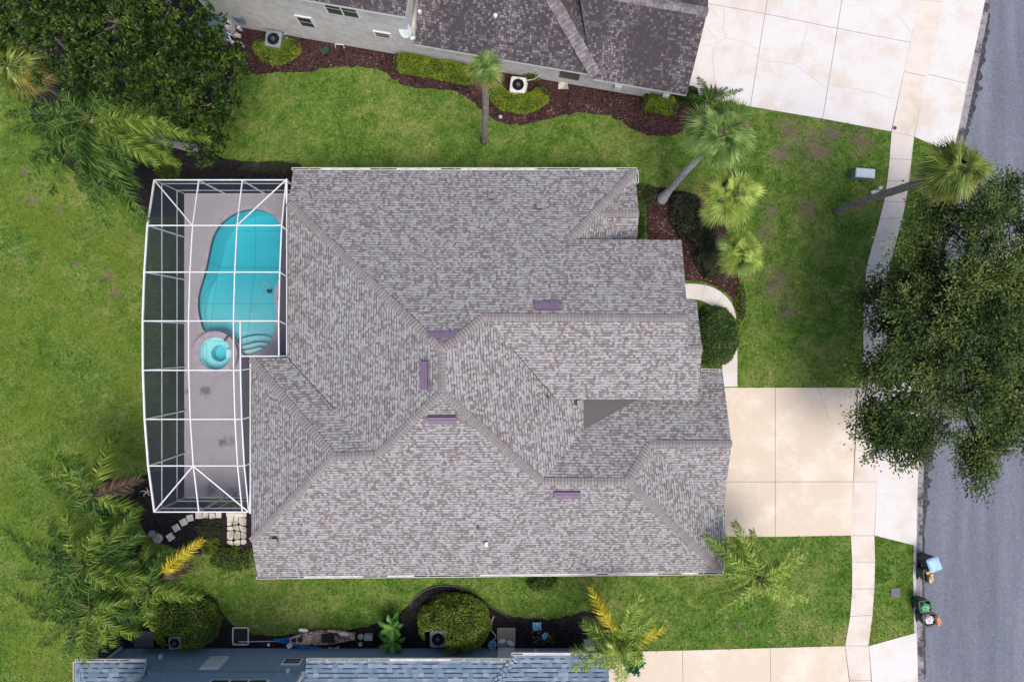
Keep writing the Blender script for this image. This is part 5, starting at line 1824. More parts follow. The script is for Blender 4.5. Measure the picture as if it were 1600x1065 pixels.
t = tag(MB().lathe(P(247, 840), [(0.28, 0), (0.26, 0.08), (0.12, 0.13), (0.0001, 0.13)], 8).build("rock", 'slate'), "flat tan rock below the blue grey rock", "rock")
t = thing("garden_ornament", "white twisted driftwood ornament at the lower left cage corner", "ornament", P(231, 768))
mb = MB()
for a in range(5):
    p0 = P(231, 768, 0.05)
    mb.tube([p0, p0 + Vector((math.cos(a * 1.3) * 0.2, math.sin(a * 1.3) * 0.15, 0.12)), p0 + Vector((math.cos(a * 1.3 + 0.4) * 0.36, math.sin(a * 1.3 + .4) * 0.25, 0.1))], [0.04, 0.03, 0.01], 6)
mb.build("branch", 'pad', t)


# ================================================================== PLANTS
def bush(name, label, cat, px, py, rx, ry, h, mat, n, ls=0.075, notch=None, group=None, pxz=None, flat=2.2, lump=0.10):
    """clipped shrub: a leaf shell over a dark twiggy core; (px, py) = centre at the ground, rx ry in metres"""
    c = P(px, py)
    t = thing(name, label, cat, c, group)
    ph = rng.uniform(0, 2 * PI, n)
    cz = rng.uniform(-0.15, 1.0, n)
    sz = np.sqrt(1 - np.clip(cz, 0, 1) ** 2)
    d = np.stack([np.cos(ph) * sz, np.sin(ph) * sz, np.clip(cz, -0.1, 1)], 1)
    # superellipsoid for a clipped, flat-topped look
    ex = (np.abs(d) ** flat).sum(1) ** (-1 / flat)
    d2 = d * ex[:, None]
    seed = px * 0.37
    nz = np.array([mnoise.noise((a[0] * 2.3 + seed, a[1] * 2.3, a[2] * 2.3)) + 0.6 * mnoise.noise((a[0] * 6 + seed, a[1] * 6, a[2] * 6)) for a in d])
    k = (1 + lump * nz) * (1 - np.abs(rng.normal(0, 0.06, n)))
    pos = d2 * k[:, None] * np.array([rx, ry, h * 0.92]) + np.array([c.x, c.y, h * 0.08])
    pos[:, 2] = np.maximum(pos[:, 2], 0.03)
    keep = np.ones(n, bool)
    if notch:
        for (x0, y0, x1, y1) in notch:
            fz = (H - pos[:, 2]) / H
            ppx = 800 + pos[:, 0] * K / fz; ppy = 532.5 - pos[:, 1] * K / fz
            keep &= ~((ppx > x0) & (ppx < x1) & (ppy > y0) & (ppy < y1))
    pos, d = pos[keep], d[keep]
    n2 = len(pos)
    dirs = d * 0.8 + rng.normal(size=(n2, 3)) * 0.75
    mb = MB()
    leaves(mb, pos, dirs, rng.uniform(0.7, 1.4, n2) * ls, rng.uniform(0.45, 0.7, n2) * ls)
    mb.build("foliage", mat, t)
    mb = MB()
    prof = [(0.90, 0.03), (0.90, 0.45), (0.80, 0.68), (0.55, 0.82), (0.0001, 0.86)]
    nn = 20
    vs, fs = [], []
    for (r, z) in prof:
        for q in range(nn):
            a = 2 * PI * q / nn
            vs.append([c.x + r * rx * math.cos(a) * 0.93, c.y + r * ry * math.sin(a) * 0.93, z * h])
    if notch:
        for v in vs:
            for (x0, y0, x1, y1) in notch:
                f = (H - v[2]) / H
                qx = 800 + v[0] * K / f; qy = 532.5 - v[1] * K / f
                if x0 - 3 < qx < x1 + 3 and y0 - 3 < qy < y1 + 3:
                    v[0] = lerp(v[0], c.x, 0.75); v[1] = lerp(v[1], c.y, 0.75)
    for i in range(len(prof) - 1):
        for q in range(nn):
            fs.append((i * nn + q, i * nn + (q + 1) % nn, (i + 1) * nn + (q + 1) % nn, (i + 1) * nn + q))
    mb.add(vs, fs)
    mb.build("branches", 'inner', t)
    return t


def hedge(name, label, cat, path, wd, h, mat, n, ls=0.07, group=None, lump=0.12, wpx=None):
    """hedge along a ground path of photo pixels"""
    pts = [P(*p) for p in path]
    seg = np.array([(b - a).length for a, b in zip(pts[:-1], pts[1:])])
    cum = np.concatenate([[0], np.cumsum(seg)])
    t = thing(name, label, cat, pts[len(pts) // 2], group)
    u = rng.uniform(-0.02, 1.02, n) * cum[-1]
    prof = rng.uniform(0, PI, n)
    pos, dr = np.zeros((n, 3)), np.zeros((n, 3))
    for i in range(n):
        k = min(max(int(np.searchsorted(cum, u[i]) - 1), 0), len(seg) - 1)
        tt = (u[i] - cum[k]) / seg[k]
        a, b = pts[k], pts[k + 1]
        d = (b - a).normalized(); nr = Vector((-d.y, d.x, 0))
        q = lerp(a, b, tt)
        cs, sn = math.cos(prof[i]), math.sin(prof[i])
        m_ = (abs(cs) ** 4 + abs(sn) ** 4) ** -0.25
        edge = min(u[i] + 0.02 * cum[-1], cum[-1] * 1.02 - u[i])
        tap = min(1.0, 0.55 + edge / (wd * 0.9))
        nz = 1 + lump * (mnoise.noise((q.x * 1.7 + cs, q.y * 1.7, sn * 2)) + 0.5 * mnoise.noise((q.x * 5 + cs, q.y * 5, sn * 3)))
        r = m_ * nz * tap * (1 - abs(random.gauss(0, 0.07)))
        pos[i] = (q.x + nr.x * cs * r * wd / 2, q.y + nr.y * cs * r * wd / 2, max(0.03, sn * r * h))
        dr[i] = (nr.x * cs, nr.y * cs, sn)
    mb = MB()
    leaves(mb, pos, dr * 0.8 + rng.normal(size=(n, 3)) * 0.75, rng.uniform(0.7, 1.4, n) * ls, rng.uniform(0.45, 0.7, n) * ls)
    mb.build("foliage", mat, t)
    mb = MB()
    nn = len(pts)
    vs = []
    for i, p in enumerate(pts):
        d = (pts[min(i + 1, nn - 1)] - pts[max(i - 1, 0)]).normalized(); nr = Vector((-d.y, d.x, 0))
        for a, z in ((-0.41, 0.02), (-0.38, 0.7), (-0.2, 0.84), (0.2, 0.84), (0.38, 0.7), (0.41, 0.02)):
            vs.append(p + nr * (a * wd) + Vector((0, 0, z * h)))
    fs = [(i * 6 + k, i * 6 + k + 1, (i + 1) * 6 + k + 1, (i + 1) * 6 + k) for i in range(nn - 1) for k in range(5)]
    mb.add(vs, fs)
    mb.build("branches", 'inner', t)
    return t


GH = "clipped hedges along the grey house"
hedge("hedge", "long clipped yellow green hedge left of the tall thin palm", "hedge", [(620, 100), (650, 105), (690, 113), (738, 123)], 0.85, 0.8, 'hedge', 9000, group=GH)
hedge("hedge", "curved clipped hedge wrapping below the white air conditioner", "hedge", smooth_loop([(772, 136), (776, 151), (792, 163), (815, 166), (838, 160), (850, 146)], 2, False), 0.85, 0.75, 'hedge', 9000, group=GH)
hedge("hedge", "short clipped hedge at the right corner of the grey house", "hedge", [(1004, 160), (1030, 166), (1054, 172)], 0.80, 0.75, 'hedge', 4500, group=GH)
hedge("hedge", "leafy bushes curving around the dark air conditioner", "hedge", smooth_loop([(410, 70), (414, 86), (432, 92), (452, 84), (463, 70)], 2, False), 0.75, 0.65, 'bush', 6000, 0.09, group=GH, lump=0.3)
bush("shrub", "dark green shrub at the end of the grey house beside the driveway", "shrub", 1073, 152, 0.5, 0.42, 0.9, 'topiary', 1800, 0.08)
bush("round_bush", "large rounded yellow green bush wrapped around an air conditioner", "bush", 711, 968, 1.82, 1.42, 1.7, 'bush', 17000, 0.085, notch=[(664, 985, 697, 1020)], flat=2.3)
bush("round_bush", "large rounded dark green bush left of the square white frame", "bush", 297, 966, 1.62, 1.38, 1.6, 'bushdark', 14000, 0.085, notch=[(258, 993, 283, 1025)], flat=2.3)
bush("ball_shrub", "dense round dark green ball shrub inside the curve of the front walk", "shrub", 1113, 525, 1.25, 1.58, 1.7, 'topiary', 13000, 0.075, flat=2.0, lump=0.07)
hedge("hedge", "wavy olive grey hedge in the front mulch bed beside the palms", "hedge", smooth_loop([(1070, 308), (1066, 325), (1068, 345), (1080, 362), (1098, 374), (1104, 392), (1106, 412), (1112, 430)], 2, False), 1.15, 0.9, 'olive', 9000, 0.10, lump=0.55)
bush("shrub", "small olive shrub beside the swollen palm trunk base", "shrub", 1012, 306, 0.40, 0.45, 0.6, 'olive', 1600, 0.07, lump=0.3)
hedge("hedge", "narrow dark green hedge strip under the front right eave", "hedge", [(1000, 292), (1001, 330), (1001, 372)], 0.42, 0.4, 'topiary', 3500, 0.06)
bush("shrub", "low olive shrub against the south eave above the broken chair", "shrub", 846, 908, 0.75, 0.4, 0.6, 'bushdark', 2600, 0.075, lump=0.3)
bush("shrub", "low leafy green plant at the lower left house corner", "shrub", 366, 872, 0.95, 0.55, 0.35, 'bushdark', 2600, 0.09, lump=0.5)
bush("shrub", "low yellowish ground plant between stepping stones and flagstones", "shrub", 328, 826, 0.55, 0.5, 0.3, 'olive', 1600, 0.08, lump=0.5)
bush("shrub", "small bright shrub right of the yellow palm frond", "shrub", 329, 852, 0.4, 0.4, 0.4, 'bush', 1200, 0.08, lump=0.4)
bush("shrub", "dark low shrub along the north wall of the pool cage", "shrub", 425, 262, 1.5, 0.24, 0.4, 'olive', 2600, 0.075, lump=0.3)
bush("shrub", "low green plant beneath the upper left palm beside the cage corner", "shrub", 264, 270, 0.55, 0.45, 0.4, 'bushdark', 1500, 0.09, lump=0.5)
bush("flower_plant", "tall thin plant with small yellow flowers along the front walk", "plant", 1158, 472, 0.22, 1.1, 0.35, 'hedge', 900, 0.07, lump=0.5)
# small dark pointed shrub against the grey wall
bush("shrub", "small dark shrub against the grey wall right of the white air conditioner", "shrub", 832, 117, 0.4, 0.28, 0.6, 'topiary', 900, 0.12, lump=0.6)


# ---------------------------------------------------------------- broadleaf trees
def tree_crown(mbs, lobes, n_sub, n_cl, n_leaf, sr, cr, ls, up=0.9, ros=False):
    """lobes (px, py, z, radius m, squash) carry boughs, boughs carry shoots, shoots carry leaves; gaps stay between the boughs"""
    boughs, tips = [], []
    for l in lobes:
        c = P(l[0], l[1], l[2])
        for _ in range(max(3, int(n_sub * l[3] ** 2))):
            d = Vector(rng.normal(size=3)).normalized()
            d.z = abs(d.z) * (1 if random.random() < 0.8 else -0.8)
            r = l[3] * random.uniform(0.70, 1.08)
            boughs.append((c + Vector((d.x * r, d.y * r, d.z * r * l[4] + random.uniform(-0.9, 0.4))), d, c))
    for bc, bd, lc in boughs:
        k = sr * random.uniform(0.6, 1.3)
        tone = 1 if random.random() < (0.2 if ros else 0.36) else 0
        for _ in range(int(n_cl * random.uniform(0.6, 1.4) * (k / sr) ** 2)):
            d = Vector(rng.normal(size=3)).normalized()
            d.z = abs(d.z)
            h = Vector((bd.x, bd.y, 0))
            p = bc + Vector((d.x * k, d.y * k, d.z * k * 0.55)) + (h * d.dot(h) * k * 0.7 if not ros else Vector((0, 0, 0)))
            tips.append((p, (d + bd * 0.5).normalized(), tone))
    for c, d, tone in tips:
        n = max(3, int(n_leaf * random.uniform(0.6, 1.4)))
        k = cr * random.uniform(0.7, 1.3)
        if ros:
            az = rng.uniform(0, 2 * PI, n); el = rng.uniform(-0.15, 1.0, n)
            dirs = np.stack([np.cos(az) * np.cos(el), np.sin(az) * np.cos(el), np.sin(el)], 1) + np.array(d) * 0.35
            pos = np.array(c) + dirs * rng.uniform(0.0, 0.4, (n, 1)) * k
            upv = unit(rng.normal(size=(n, 3)) * 0.25 + np.array([0, 0, 1.0]))
        else:
            off = rng.normal(size=(n, 3)) * 0.45 * k
            dd = np.array([d.x, d.y, 0.1]); dd = dd / np.linalg.norm(dd)
            off = off + dd * (off @ dd)[:, None] * 1.3
            off[:, 2] *= 0.4
            pos = np.array(c) + off
            dirs = off / k + np.array(d) * 0.7 + rng.normal(size=(n, 3)) * 0.55
            upv = unit(rng.normal(size=(n, 3)) * 0.45 + np.array([0, 0, up]))
        leaves(mbs, pos, dirs, rng.uniform(0.7, 1.35, n) * ls, rng.uniform(0.42, 0.62, n) * ls, mi=tone, upv=upv)
    return boughs, tips


def limb(mb, a, b, r0, r1, wob=0.25, n=7, mi=0):
    a, b = Vector(a), Vector(b)
    pts, rs = [], []
    for i in range(n):
        t = i / (n - 1)
        q = lerp(a, b, t) + Vector((random.uniform(-1, 1), random.uniform(-1, 1), random.uniform(-0.5, 0.5))) * wob * math.sin(PI * t)
        pts.append(q); rs.append(lerp(r0, r1, t))
    mb.tube(pts, rs, 7, mi)
    return pts


def broad_tree(name, label, base, top_z, lobes, leafmat, barkmat, n_sub, n_cl, n_leaf, sr, cr, ls, r=0.3, ros=False, twigs=120):
    b = P(*base)
    t = thing(name, label, "tree", b)
    mb = MB()
    fork = b + Vector((0.1, -0.1, top_z))
    limb(mb, b + Vector((0, 0, -0.1)), fork, r, r * 0.7, 0.1)
    for l in lobes:
        limb(mb, fork, P(l[0], l[1], l[2] - 0.6), r * 0.36, 0.04, 0.4)
    ml = MB()
    boughs, tips = tree_crown(ml, lobes, n_sub, n_cl, n_leaf, sr, cr, ls, 0.9, ros)
    for c, d, lc in boughs:
        limb(mb, lc + Vector((0, 0, -0.6)), c + Vector((0, 0, -0.12)), 0.026, 0.012, 0.12, 5, 1)
    for c, d, _ in random.sample(tips, min(twigs, len(tips))):
        bc = min(boughs, key=lambda q: (q[0] - c).length_squared)[0]
        limb(mb, bc + Vector((0, 0, -0.05)), c + d * 0.15, 0.016, 0.008, 0.08, 4, 1)
    mb.build("trunk", [barkmat, 'twig'], t)
    ml.build("crown", [leafmat, leafmat + 'young'], t)
    return t


Rm = lambda rp, z: rp / K * (H - z) / H
ul = [(x, y, z, Rm(r - 7, z), sq) for x, y, z, r, sq in ((20, 20, 7.0, 62, .7), (95, 30, 7.6, 66, .7), (170, 25, 8.0, 66, .7), (240, 40, 7.6, 62, .7), (290, 30, 6.4, 48, .7), (110, 85, 7.2, 50, .6), (185, 95, 7.6, 62, .6), (250, 110, 7.0, 62, .6),
                                                     (310, 105, 6.0, 48, .7), (345, 130, 5.0, 36, .7), (300, 160, 5.6, 48, .7), (345, 175, 4.4, 30, .7), (250, 165, 6.0, 42, .6), (310, 205, 4.4, 32, .7), (275, 205, 4.6, 30, .7), (355, 92, 4.6, 24, .7), (140, -40, 8, 80, .7), (10, -30, 7, 70, .7))]
broad_tree("broadleaf_tree", "large dark glossy-leaved tree filling the upper left corner", (225, 130), 3.2, ul, 'tree', 'barkdark', 6.0, 15, 15, 0.56, 0.26, 0.19, 0.35, True, 40)
ok = [(x, y, z, Rm(max(9, r - 14), z), sq) for x, y, z, r, sq in ((1470, 350, 7.2, 50, .5), (1446, 392, 6.6, 38, .5), (1520, 350, 7.4, 50, .5), (1575, 335, 7.0, 44, .5), (1570, 292, 6.6, 30, .5), (1404, 445, 6.0, 32, .5), (1450, 440, 7.2, 55, .5),
                                                     (1520, 430, 8.2, 66, .5), (1590, 430, 7.8, 62, .5), (1388, 505, 5.8, 31, .5), (1440, 510, 7.4, 58, .5), (1505, 510, 8.6, 68, .5), (1580, 520, 8.2, 66, .5), (1400, 560, 5.8, 31, .5), (1460, 572, 7.2, 46, .5),
                                                     (1525, 590, 8.0, 62, .5), (1590, 600, 7.4, 52, .5), (1420, 628, 6.2, 29, .5), (1482, 632, 6.6, 34, .5), (1548, 648, 6.8, 33, .5), (1402, 668, 5.4, 23, .5), (1377, 692, 5.0, 17, .5), (1372, 655, 5.0, 14, .5),
                                                     (1430, 690, 5.6, 22, .5), (1455, 680, 5.8, 26, .5), (1530, 700, 6.0, 24, .5), (1524, 722, 5.8, 12, .5), (1590, 660, 6.4, 26, .5), (1365, 465, 5.2, 15, .5), (1368, 580, 5.2, 14, .5), (1545, 690, 6, 16, .5), (1640, 420, 7.5, 70, .5), (1650, 540, 7.5, 75, .5))]
broad_tree("oak_tree", "big spreading oak over the sidewalk and the street", (1432, 492), 3.0, ok, 'oak', 'barkdark', 5.6, 21, 38, 0.54, 0.27, 0.135, 0.4, False, 420)


# ---------------------------------------------------------------- palms
def palm_trunk(base, crown, r0, r1, mat, t, bend=0.3, flare=1.0):
    b, c = Vector(base), Vector(crown)
    n = 26
    pts, rs = [], []
    for i in range(n):
        u = i / (n - 1)
        q = lerp(b, c, u)
        q.z = lerp(b.z, c.z, u)
        q += Vector((0.12 * math.sin(5 * u + b.x), 0.12 * math.sin(4 * u + b.y), 0)) * bend * math.sin(PI * u)
        pts.append(q)
        rr = lerp(r0, r1, u) * (1.0 + (0.04 if i % 2 else -0.02))
        rr *= 1 + (flare - 1) * max(0, 1 - u * 7)
        rs.append(rr)
    return MB().tube(pts, rs, 12).build("trunk", mat, t, True)


def frond(ml, mr, c, tip, arch=0.8, n=44, ll=0.62, w=0.045, mi=0, droop=0.5, bare=0.12):
    """one feather leaf from crown point c to tip; ml collects leaflets, mr the rachis"""
    c, tip = Vector(c), Vector(tip)
    mid = lerp(c, tip, 0.5) + Vector((0, 0, arch))
    bez = lambda u: c * (1 - u) ** 2 + mid * (2 * u * (1 - u)) + tip * u ** 2
    pts = [bez(i / 12) for i in range(13)]
    mr.tube(pts, [lerp(0.026, 0.006, i / 12) for i in range(13)], 5)
    base, dmid, dtip = [], [], []
    for i in range(n):
        u = bare + (1 - bare) * (i + random.random() * 0.6) / n
        q = bez(min(u, 1))
        tg = (bez(min(u + 0.03, 1.03)) - bez(u - 0.03)).normalized()
        sd_ = tg.cross(Vector((0, 0, 1)))
        sd_ = sd_.normalized() if sd_.length > 1e-4 else Vector((1, 0, 0))
        upn = sd_.cross(tg)
        L = ll * (math.sin(PI * min(1, 0.18 + 0.76 * u)) ** 0.6) * random.uniform(0.65, 1.2)
        for s_ in (-1, 1):
            ro = random.uniform(-0.7, 0.7)
            d = (sd_ * s_ * 0.85 + tg * (lerp(0.35, 0.9, u) + random.uniform(-0.18, 0.18)) + upn * ro).normalized()
            m1 = q + d * L * 0.5
            m2 = q + d * L * 0.95 + Vector((0, 0, -droop * L * random.uniform(0.5, 1.2)))
            wv = d.cross(upn).normalized() * w * random.uniform(0.7, 1.2) * 0.5
            wv = (wv + upn * random.uniform(-0.5, 0.5) * w * 0.5)
            ml.add([q - wv * 0.5, q + wv * 0.5, m1 + wv, m2, m1 - wv], [(0, 1, 2, 4), (4, 2, 3)], mi)


def feather_palm(label, base, crown, z, fronds, trunkmat='bark', r=0.16, mats=('feather', 'featherdark', 'featheryel', 'featherdry', 'featherlime'), ll=0.62, zt=-0.6, group="feather palms"):
    """fronds: (tip px, tip py, tip dz relative to the crown, material index[, arch])"""
    b = P(*base)
    c = P(crown[0], crown[1], z)
    t = thing("queen_palm", label, "palm tree", b, group)
    palm_trunk(b + Vector((0, 0, -0.05)), c, r, r * 0.75, trunkmat, t, 0.5, 1.25)
    ml, mr = MB(), MB()
    special = []
    for f in fronds:
        x, y, dz, mi = f[:4]
        ar = f[4] if len(f) > 4 else 0.7
        tip = P(x, y, z + dz)
        st = c
        if len(f) > 6:
            st = P(f[5], f[6], z + 0.0)
        if mi in (2, 3):
            special.append((st, tip, mi, ar))
        else:
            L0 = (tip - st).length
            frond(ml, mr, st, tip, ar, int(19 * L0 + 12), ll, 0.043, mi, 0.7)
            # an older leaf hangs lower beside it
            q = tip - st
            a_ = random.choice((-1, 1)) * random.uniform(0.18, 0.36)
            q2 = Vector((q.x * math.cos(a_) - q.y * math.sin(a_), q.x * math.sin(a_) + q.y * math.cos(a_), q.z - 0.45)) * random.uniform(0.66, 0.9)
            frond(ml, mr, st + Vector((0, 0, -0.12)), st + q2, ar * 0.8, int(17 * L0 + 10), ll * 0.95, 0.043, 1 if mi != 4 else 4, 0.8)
    # spear leaves and boots at the heart
    for k in range(7):
        a = k * 2.4
        d = Vector((math.cos(a) * 0.35, math.sin(a) * 0.35, 0.55))
        mr.tube([c, c + d * 0.6, c + d], [0.045, 0.03, 0.01], 5)
    ml.build("crown", list(mats), t)
    mr.build("frond_stems", 'rachis', t)
    for st, tip, mi, ar in special:
        m_, r_ = MB(), MB()
        frond(m_, r_, st, tip, ar, int(14 * (tip - st).length + 12), ll * 0.9, 0.045, 0, 0.5)
        o = m_.build("frond", mats[mi], t)
        o['label'] = "yellow frond" if mi == 2 else "dry brown frond"
        r_.build("stem", mats[mi], o)
    return t


# upper left
feather_palm("large dark green feather palm at the upper left with grey leaning trunk", (305, 233), (140, 186), 6.5,
             [(103, 100, -.2, 1), (178, 118, -.4, 1), (28, 152, -.8, 1), (8, 178, -1.0, 1), (12, 206, -1.0, 1), (42, 285, -1.2, 1), (80, 303, -1.6, 1), (128, 276, -.6, 1), (175, 318, -1.5, 1), (246, 258, -1.0, 0), (268, 192, -.2, 0, .5),
              (325, 216, -1.3, 0, .8), (250, 238, -1.6, 1), (282, 258, -2.0, 0), (60, 215, .1, 1), (290, 172, -1.2, 1), (225, 132, -.4, 1), (172, 358, -2.6, 1, 1.4), (205, 330, -2.4, 1, 1.2), (95, 140, .4, 1), (118, 240, .3, 1), (68, 250, -.9, 1), (232, 345, -2.8, 1, 1.4)],
             'barklite', 0.20)
# lower left: three tall palms and their fallen-looking fronds
feather_palm("feather palm nearest the pool cage's lower left corner with one brown frond", (205, 765), (146, 774), 5.0,
             [(36, 714, -.8, 0), (92, 716, -.2, 0), (183, 676, -.9, 0, .6), (222, 747, -1.2, 3), (215, 796, -1.0, 0), (120, 712, .2, 1), (66, 742, -.5, 1), (205, 752, -1.4, 3, .3), (118, 800, -.4, 1), (170, 830, -.9, 1)])
feather_palm("feather palm left of the yellow frond with wide drooping fronds", (185, 862), (132, 884), 5.2,
             [(220, 794, -.7, 0, .9), (104, 790, -.5, 0, .8), (12, 832, -1.0, 1), (40, 865, -.8, 1), (226, 903, -.8, 0), (60, 930, -.9, 1), (210, 862, -1.1, 1), (160, 812, .2, 0), (75, 810, -.3, 1), (28, 900, -1.4, 1), (180, 918, -.2, 0), (92, 955, -.8, 1)])
feather_palm("feather palm with a bright yellow frond above the dark round bush", (262, 905), (232, 918), 3.8,
             [(316, 843, -.4, 2, .5, 246, 898), (134, 930, -.6, 0, .8), (284, 928, -.5, 0), (316, 932, -.9, 0), (238, 985, -.7, 0), (170, 908, -.3, 0), (255, 860, -.2, 1), (228, 850, -.7, 0), (300, 880, -1.2, 3, .2, 250, 905), (275, 895, -1.3, 3, .2), (290, 868, -.9, 2, .4, 250, 895), (190, 960, -.6, 1), (208, 882, .1, 0)], r=0.13)
feather_palm("feather palm in the bottom left corner above the black gate", (170, 985), (142, 948), 4.6,
             [(135, 1040, -.9, 0, .9), (216, 994, -.9, 0, .9), (45, 960, -.9, 1), (60, 1010, -1.0, 1), (100, 1035, -1.0, 1), (200, 940, -.3, 0), (92, 915, -.2, 1), (180, 1010, -1.0, 0), (20, 930, -1.3, 1), (150, 895, .0, 1), (225, 965, -1.0, 1)], r=0.14)
# bottom
feather_palm("lime feather palm with yellow fronds between the blue house and driveway", (935, 965), (968, 1004), 5.0,
             [(922, 917, -.6, 2, .7), (1002, 928, -.5, 4, .7), (1024, 962, -.5, 4, .7), (909, 970, -.7, 4, .8), (893, 1045, -.9, 4, .8), (1040, 980, -.7, 2, .6), (970, 1075, -1.0, 4, .8), (1005, 1035, -.8, 4), (940, 1040, -.5, 4), (985, 945, .1, 4), (1012, 1000, -.3, 0), (948, 1010, .4, 4), (990, 1020, -.2, 4), (928, 985, -.2, 0)],
             group="feather palms")
bush("palm_shrub", "small dark spiky palm shrub on the bottom driveway edge", "shrub", 985, 1022, 0.38, 0.42, 1.3, 'dracaena', 900, 0.2, lump=0.6)
# front right
feather_palm("light green sparse feather palm growing from the mulch ring at the house corner", (1136, 857), (1188, 905), 4.8,
             [(1099, 836, -.6, 4, .6), (1147, 815, -.8, 4, .7), (1262, 862, -.7, 4, .8), (1228, 878, .1, 4, .6), (1263, 938, -.9, 4, .7), (1118, 957, -.9, 4, .8), (1135, 897, -.2, 4, .4), (1178, 862, -.3, 4, .5), (1215, 935, -.5, 4, .5), (1240, 858, -.5, 4)], ll=0.55)


def fan_palm(label, base, crown, z, R, n, mats, trunkmat, r=0.16, pet=0.55, flare=1.0, nseg=30, dead=0.12, span=2.3, group="fan palms", boots=True, split=0.5, minel=-0.7):
    """palmate-leaved palm; mats: (young, mature, yellow, dry)"""
    b = P(*base); c = P(crown[0], crown[1], z)
    t = thing("fan_palm", label, "palm tree", b, group)
    palm_trunk(b + Vector((0, 0, -0.05)), c + Vector((0, 0, -0.05)), r, r * 0.85, trunkmat, t, 0.4, flare)
    mb, ms = MB(), MB()
    dry = MB()
    for i in range(n):
        az = i * 2.39996 + random.uniform(-0.4, 0.4)
        u = i / (n - 1)
        el = lerp(0.95, minel, u ** 0.75) + random.uniform(-0.25, 0.25)
        d = Vector((math.cos(az) * math.cos(el), math.sin(az) * math.cos(el), math.sin(el)))
        p_len = pet * random.uniform(0.75, 1.2) * (0.45 if u < 0.3 else 1.0)
        hub = c + d * p_len + Vector((0, 0, -0.08 * p_len))
        isdry = u > 1 - dead
        mi = 3 if isdry else (2 if (u > 1 - dead * 2.4 and random.random() < 0.7) else (0 if u < 0.45 or random.random() < 0.35 else 1))
        tgt = dry if isdry else mb
        ms.tube([c, lerp(c, hub, 0.5) + Vector((0, 0, 0.05)), hub], [0.03, 0.022, 0.016], 5)
        sd_ = Vector((-math.sin(az), math.cos(az), 0))
        tilt = random.uniform(-0.75, 0.75)
        nrm = d.cross(sd_).normalized()
        if nrm.z < 0: nrm = -nrm
        sd_ = (sd_ * math.cos(tilt) + nrm * math.sin(tilt)).normalized()
        nrm = d.cross(sd_).normalized()
        if nrm.z < 0: nrm = -nrm
        RR = R * random.uniform(0.85, 1.12) * (0.8 if u < 0.15 else 1.0)
        ns = nseg
        for k in range(ns):
            a0 = -span + 2 * span * k / ns
            a1 = -span + 2 * span * (k + 1) / ns
            am = (a0 + a1) / 2
            f = lambda a, rr, lift: hub + (d * math.cos(a) + sd_ * math.sin(a)) * rr + nrm * lift + Vector((0, 0, -0.22 * (rr / R) ** 2 * R))
            lr = RR * (0.72 + 0.28 * math.cos(am * 0.6)) * random.uniform(0.92, 1.06)
            ins = lr * split
            tip = f(am + random.uniform(-0.03, 0.03), lr, 0) + Vector((0, 0, -random.uniform(0.0, 0.22) * lr * (1.6 if isdry else 1)))
            pl = 0.045 * RR
            tgt.add([hub, f(a0, ins, -pl), f(am, ins * 1.05, pl), f(a1, ins, -pl), lerp(f(am, ins, 0), tip, 0.55) + sd_ * 0.006, tip], [(0, 1, 2), (0, 2, 3), (1, 4, 2), (2, 4, 3), (1, 5, 4), (4, 5, 3)], 0 if isdry else mi)
    mb.build("crown", list(mats[:3]) + [mats[3]], t)
    ms.build("leaf_stalks", 'rachis', t)
    if dry.f:
        o = dry.build("dead_fronds", mats[3], t)
        o['label'] = "dry brown lower fronds"
    return t


FP = ('fanlime', 'fan', 'fanyel', 'fandry')
CP = ('fanolive', 'fanolive', 'fanyel', 'fandry')
fan_palm("tall fan palm with swollen grey trunk base, largest of the front three", (1033, 312), (1130, 205), 7.0, 1.0, 25, ('fan', 'fan', 'fanyel', 'fandry'), 'barklite', 0.17, 0.80, 1.9, 26, 0.10, 1.5)
fan_palm("middle one of the three front fan palms, lime green above the olive hedge", (1092, 340), (1146, 303), 5.6, 0.98, 20, FP, 'bark', 0.17, 0.62, 1.2, 28, 0.05, 1.55)
fan_palm("smallest and lowest of the three front fan palms, bright lime with yellow edge", (1125, 406), (1159, 393), 4.2, 0.82, 17, FP, 'bark', 0.15, 0.5, 1.2, 28, 0.10, 1.6)
fan_palm("tall thin fan palm between the grey house and the lawn", (757, 222), (757, 106), 10.0, 0.62, 26, ('fan', 'fanolive', 'fanyel', 'fandry'), 'bark', 0.16, 0.34, 1.0, 22, 0.26, 1.9, minel=-1.1, split=0.35)
fan_palm("tall leaning fan palm over the sidewalk near the street", (1307, 331), (1499, 262), 10.0, 0.95, 40, CP, 'bark', 0.19, 0.62, 1.0, 24, 0.2, 1.9, minel=-0.9, split=0.35)
fan_palm("yellowing fan palm cut by the left edge of the photo", (92, 146), (12, 100), 7.0, 0.95, 36, ('fanolive', 'fanyel', 'fanyel', 'fandry'), 'bark', 0.17, 0.6, 1.0, 24, 0.15, 1.9, minel=-0.9, split=0.35)


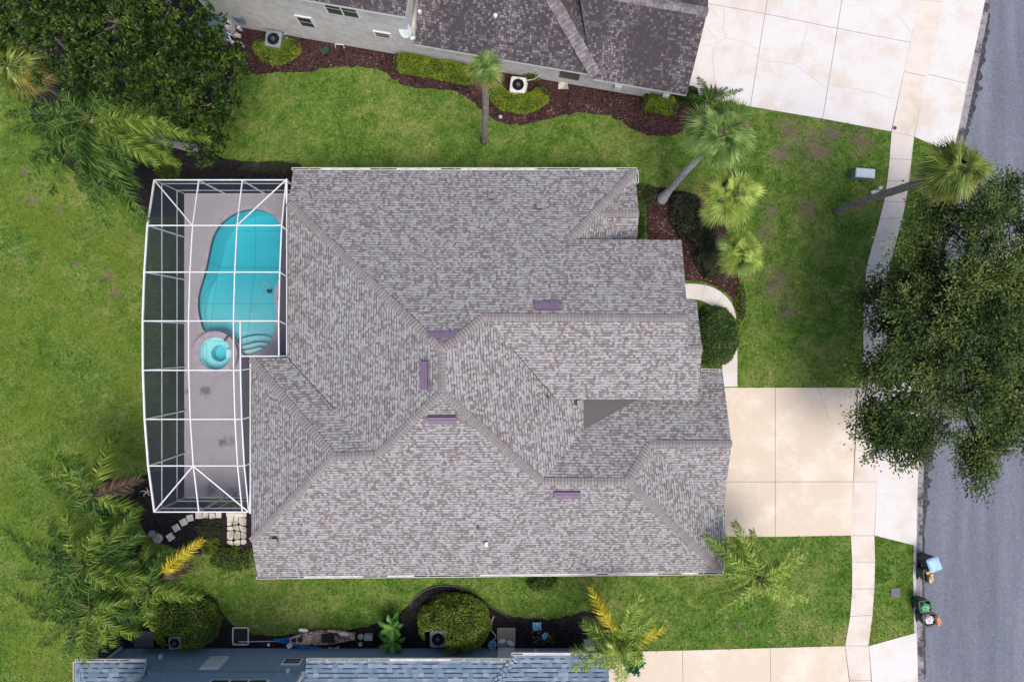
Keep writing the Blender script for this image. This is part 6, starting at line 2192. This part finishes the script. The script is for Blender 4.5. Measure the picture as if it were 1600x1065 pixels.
# broad-leaved tropical rosette
def rosette(name, label, cat, px, py, z, n, L, Wd, mat, ribmat, el0=1.0, el1=0.05):
    c = P(px, py, z)
    t = thing(name, label, cat, (c.x, c.y, 0))
    MB().tube([(c.x, c.y, -0.02), (c.x, c.y, z)], [0.09, 0.06], 8).build("stem", 'bark', t)
    mb, mr = MB(), MB()
    for i in range(n):
        az = i * 2.39996; u = i / (n - 1)
        el = lerp(el0, el1, u)
        d = Vector((math.cos(az) * math.cos(el), math.sin(az) * math.cos(el), math.sin(el)))
        h = Vector((math.cos(az), math.sin(az), 0)); s_ = Vector((-math.sin(az), math.cos(az), 0))
        ll = L * random.uniform(0.8, 1.15)
        rows = []
        for k in range(8):
            q = k / 7
            cpt = c + d * (ll * q) + Vector((0, 0, -0.35 * ll * q * q))
            wv = Wd * (math.sin(PI * min(1, q * 0.96 + 0.02)) ** 0.8)
            rows.append((cpt - s_ * wv + Vector((0, 0, 0.12 * wv)), cpt + Vector((0, 0, -0.02)), cpt + s_ * wv + Vector((0, 0, 0.12 * wv))))
        vs = [p for r_ in rows for p in r_]
        fs = []
        for k in range(7):
            for j in range(2):
                fs.append((k * 3 + j, k * 3 + j + 1, (k + 1) * 3 + j + 1, (k + 1) * 3 + j))
        mb.add(vs, fs)
        mr.tube([r_[1] + Vector((0, 0, 0.012)) for r_ in rows], [0.02, 0.019, 0.017, 0.015, 0.012, 0.009, 0.006, 0.003], 4)
    mb.build("leaves", mat, t)
    if ribmat:
        mr.build("leaf_ribs", ribmat, t)
    return t


rosette("tropical_plant", "upper broad-leaved glossy plant beside the storage tub", "plant", 613, 981, 0.9, 13, 0.78, 0.15, 'tropic', 'rib')
rosette("tropical_plant", "lower broad-leaved glossy plant against the blue wall right of the kayak", "plant", 614, 1003, 0.7, 12, 0.85, 0.15, 'tropic', 'rib')
rosette("spiky_plant", "spiky blue green starburst plant among the lower left palms", "plant", 107, 896, 2.4, 46, 1.0, 0.04, 'dracaena', None, 1.2, -0.25)
rosette("spiky_plant", "small pale spiky plant at the foot of the top right driveway", "plant", 1112, 150, 1.2, 26, 0.75, 0.035, 'olive', None, 1.2, -0.2)
feather_palm("small grey green feather palm at the corner of the top driveway", (1098, 178), (1105, 160), 2.2, [(1090, 120, -.3, 1, .5), (1115, 138, -.2, 1, .4), (1160, 140, -.5, 1, .5), (1075, 150, -.5, 1, .4), (1135, 165, -.5, 0, .4)], r=0.08, ll=0.32)


# ================================================================== GRASS BLADES over the lawn in view
def inside(poly, pts):
    x, y = pts[:, 0], pts[:, 1]
    res = np.zeros(len(pts), bool)
    n = len(poly)
    for i in range(n):
        (x0, y0), (x1, y1) = poly[i][:2], poly[(i + 1) % n][:2]
        c_ = ((y0 > y) != (y1 > y))
        with np.errstate(divide='ignore', invalid='ignore'):
            c_ &= x < (x1 - x0) * (y - y0) / (y1 - y0) + x0
        res ^= c_
    return res


keep_out = [deck_out, [(p.x, p.y) for p in (LO(-10.1, 0.4, 0), LO(13.5, 0.4, 0), LO(13.5, 12, 0), LO(-10.1, 12, 0))], [(-20.2, YB), (4.1, YB), (4.1, -30), (-20.2, -30)], foot]
for o in list(SC.objects):
    if o.type == 'MESH' and o.get('kind') == 'structure' and o.name.split('.')[0] in ('driveway', 'driveway_apron', 'sidewalk', 'front_walk', 'mulch_bed', 'soil_or_shade_bed'):
        for p in o.data.polygons:
            if abs(p.normal.z) > 0.9:
                keep_out.append([tuple(o.data.vertices[i].co[:2]) for i in p.vertices])
NB = 190000
pts = np.stack([rng.uniform(-27.5, 22.3, NB), rng.uniform(-18.3, 18.3, NB)], 1)
ok_ = inside([p[:2] for p in lawn_out], pts)
for pl in keep_out:
    ok_ &= ~inside(pl, pts)
pts = pts[ok_]
nb = len(pts)
mb = MB()
bd = rng.normal(size=(nb, 3)) * np.array([1, 1, 0.3]) + np.array([0, 0, 0.55])
leaves(mb, np.column_stack([pts, np.full(nb, 0.005)]), bd, rng.uniform(0.06, 0.16, nb), rng.uniform(0.02, 0.045, nb))
tag(mb.build("grass", 'blade'), "short mown lawn grass blades", "grass", kind='stuff')
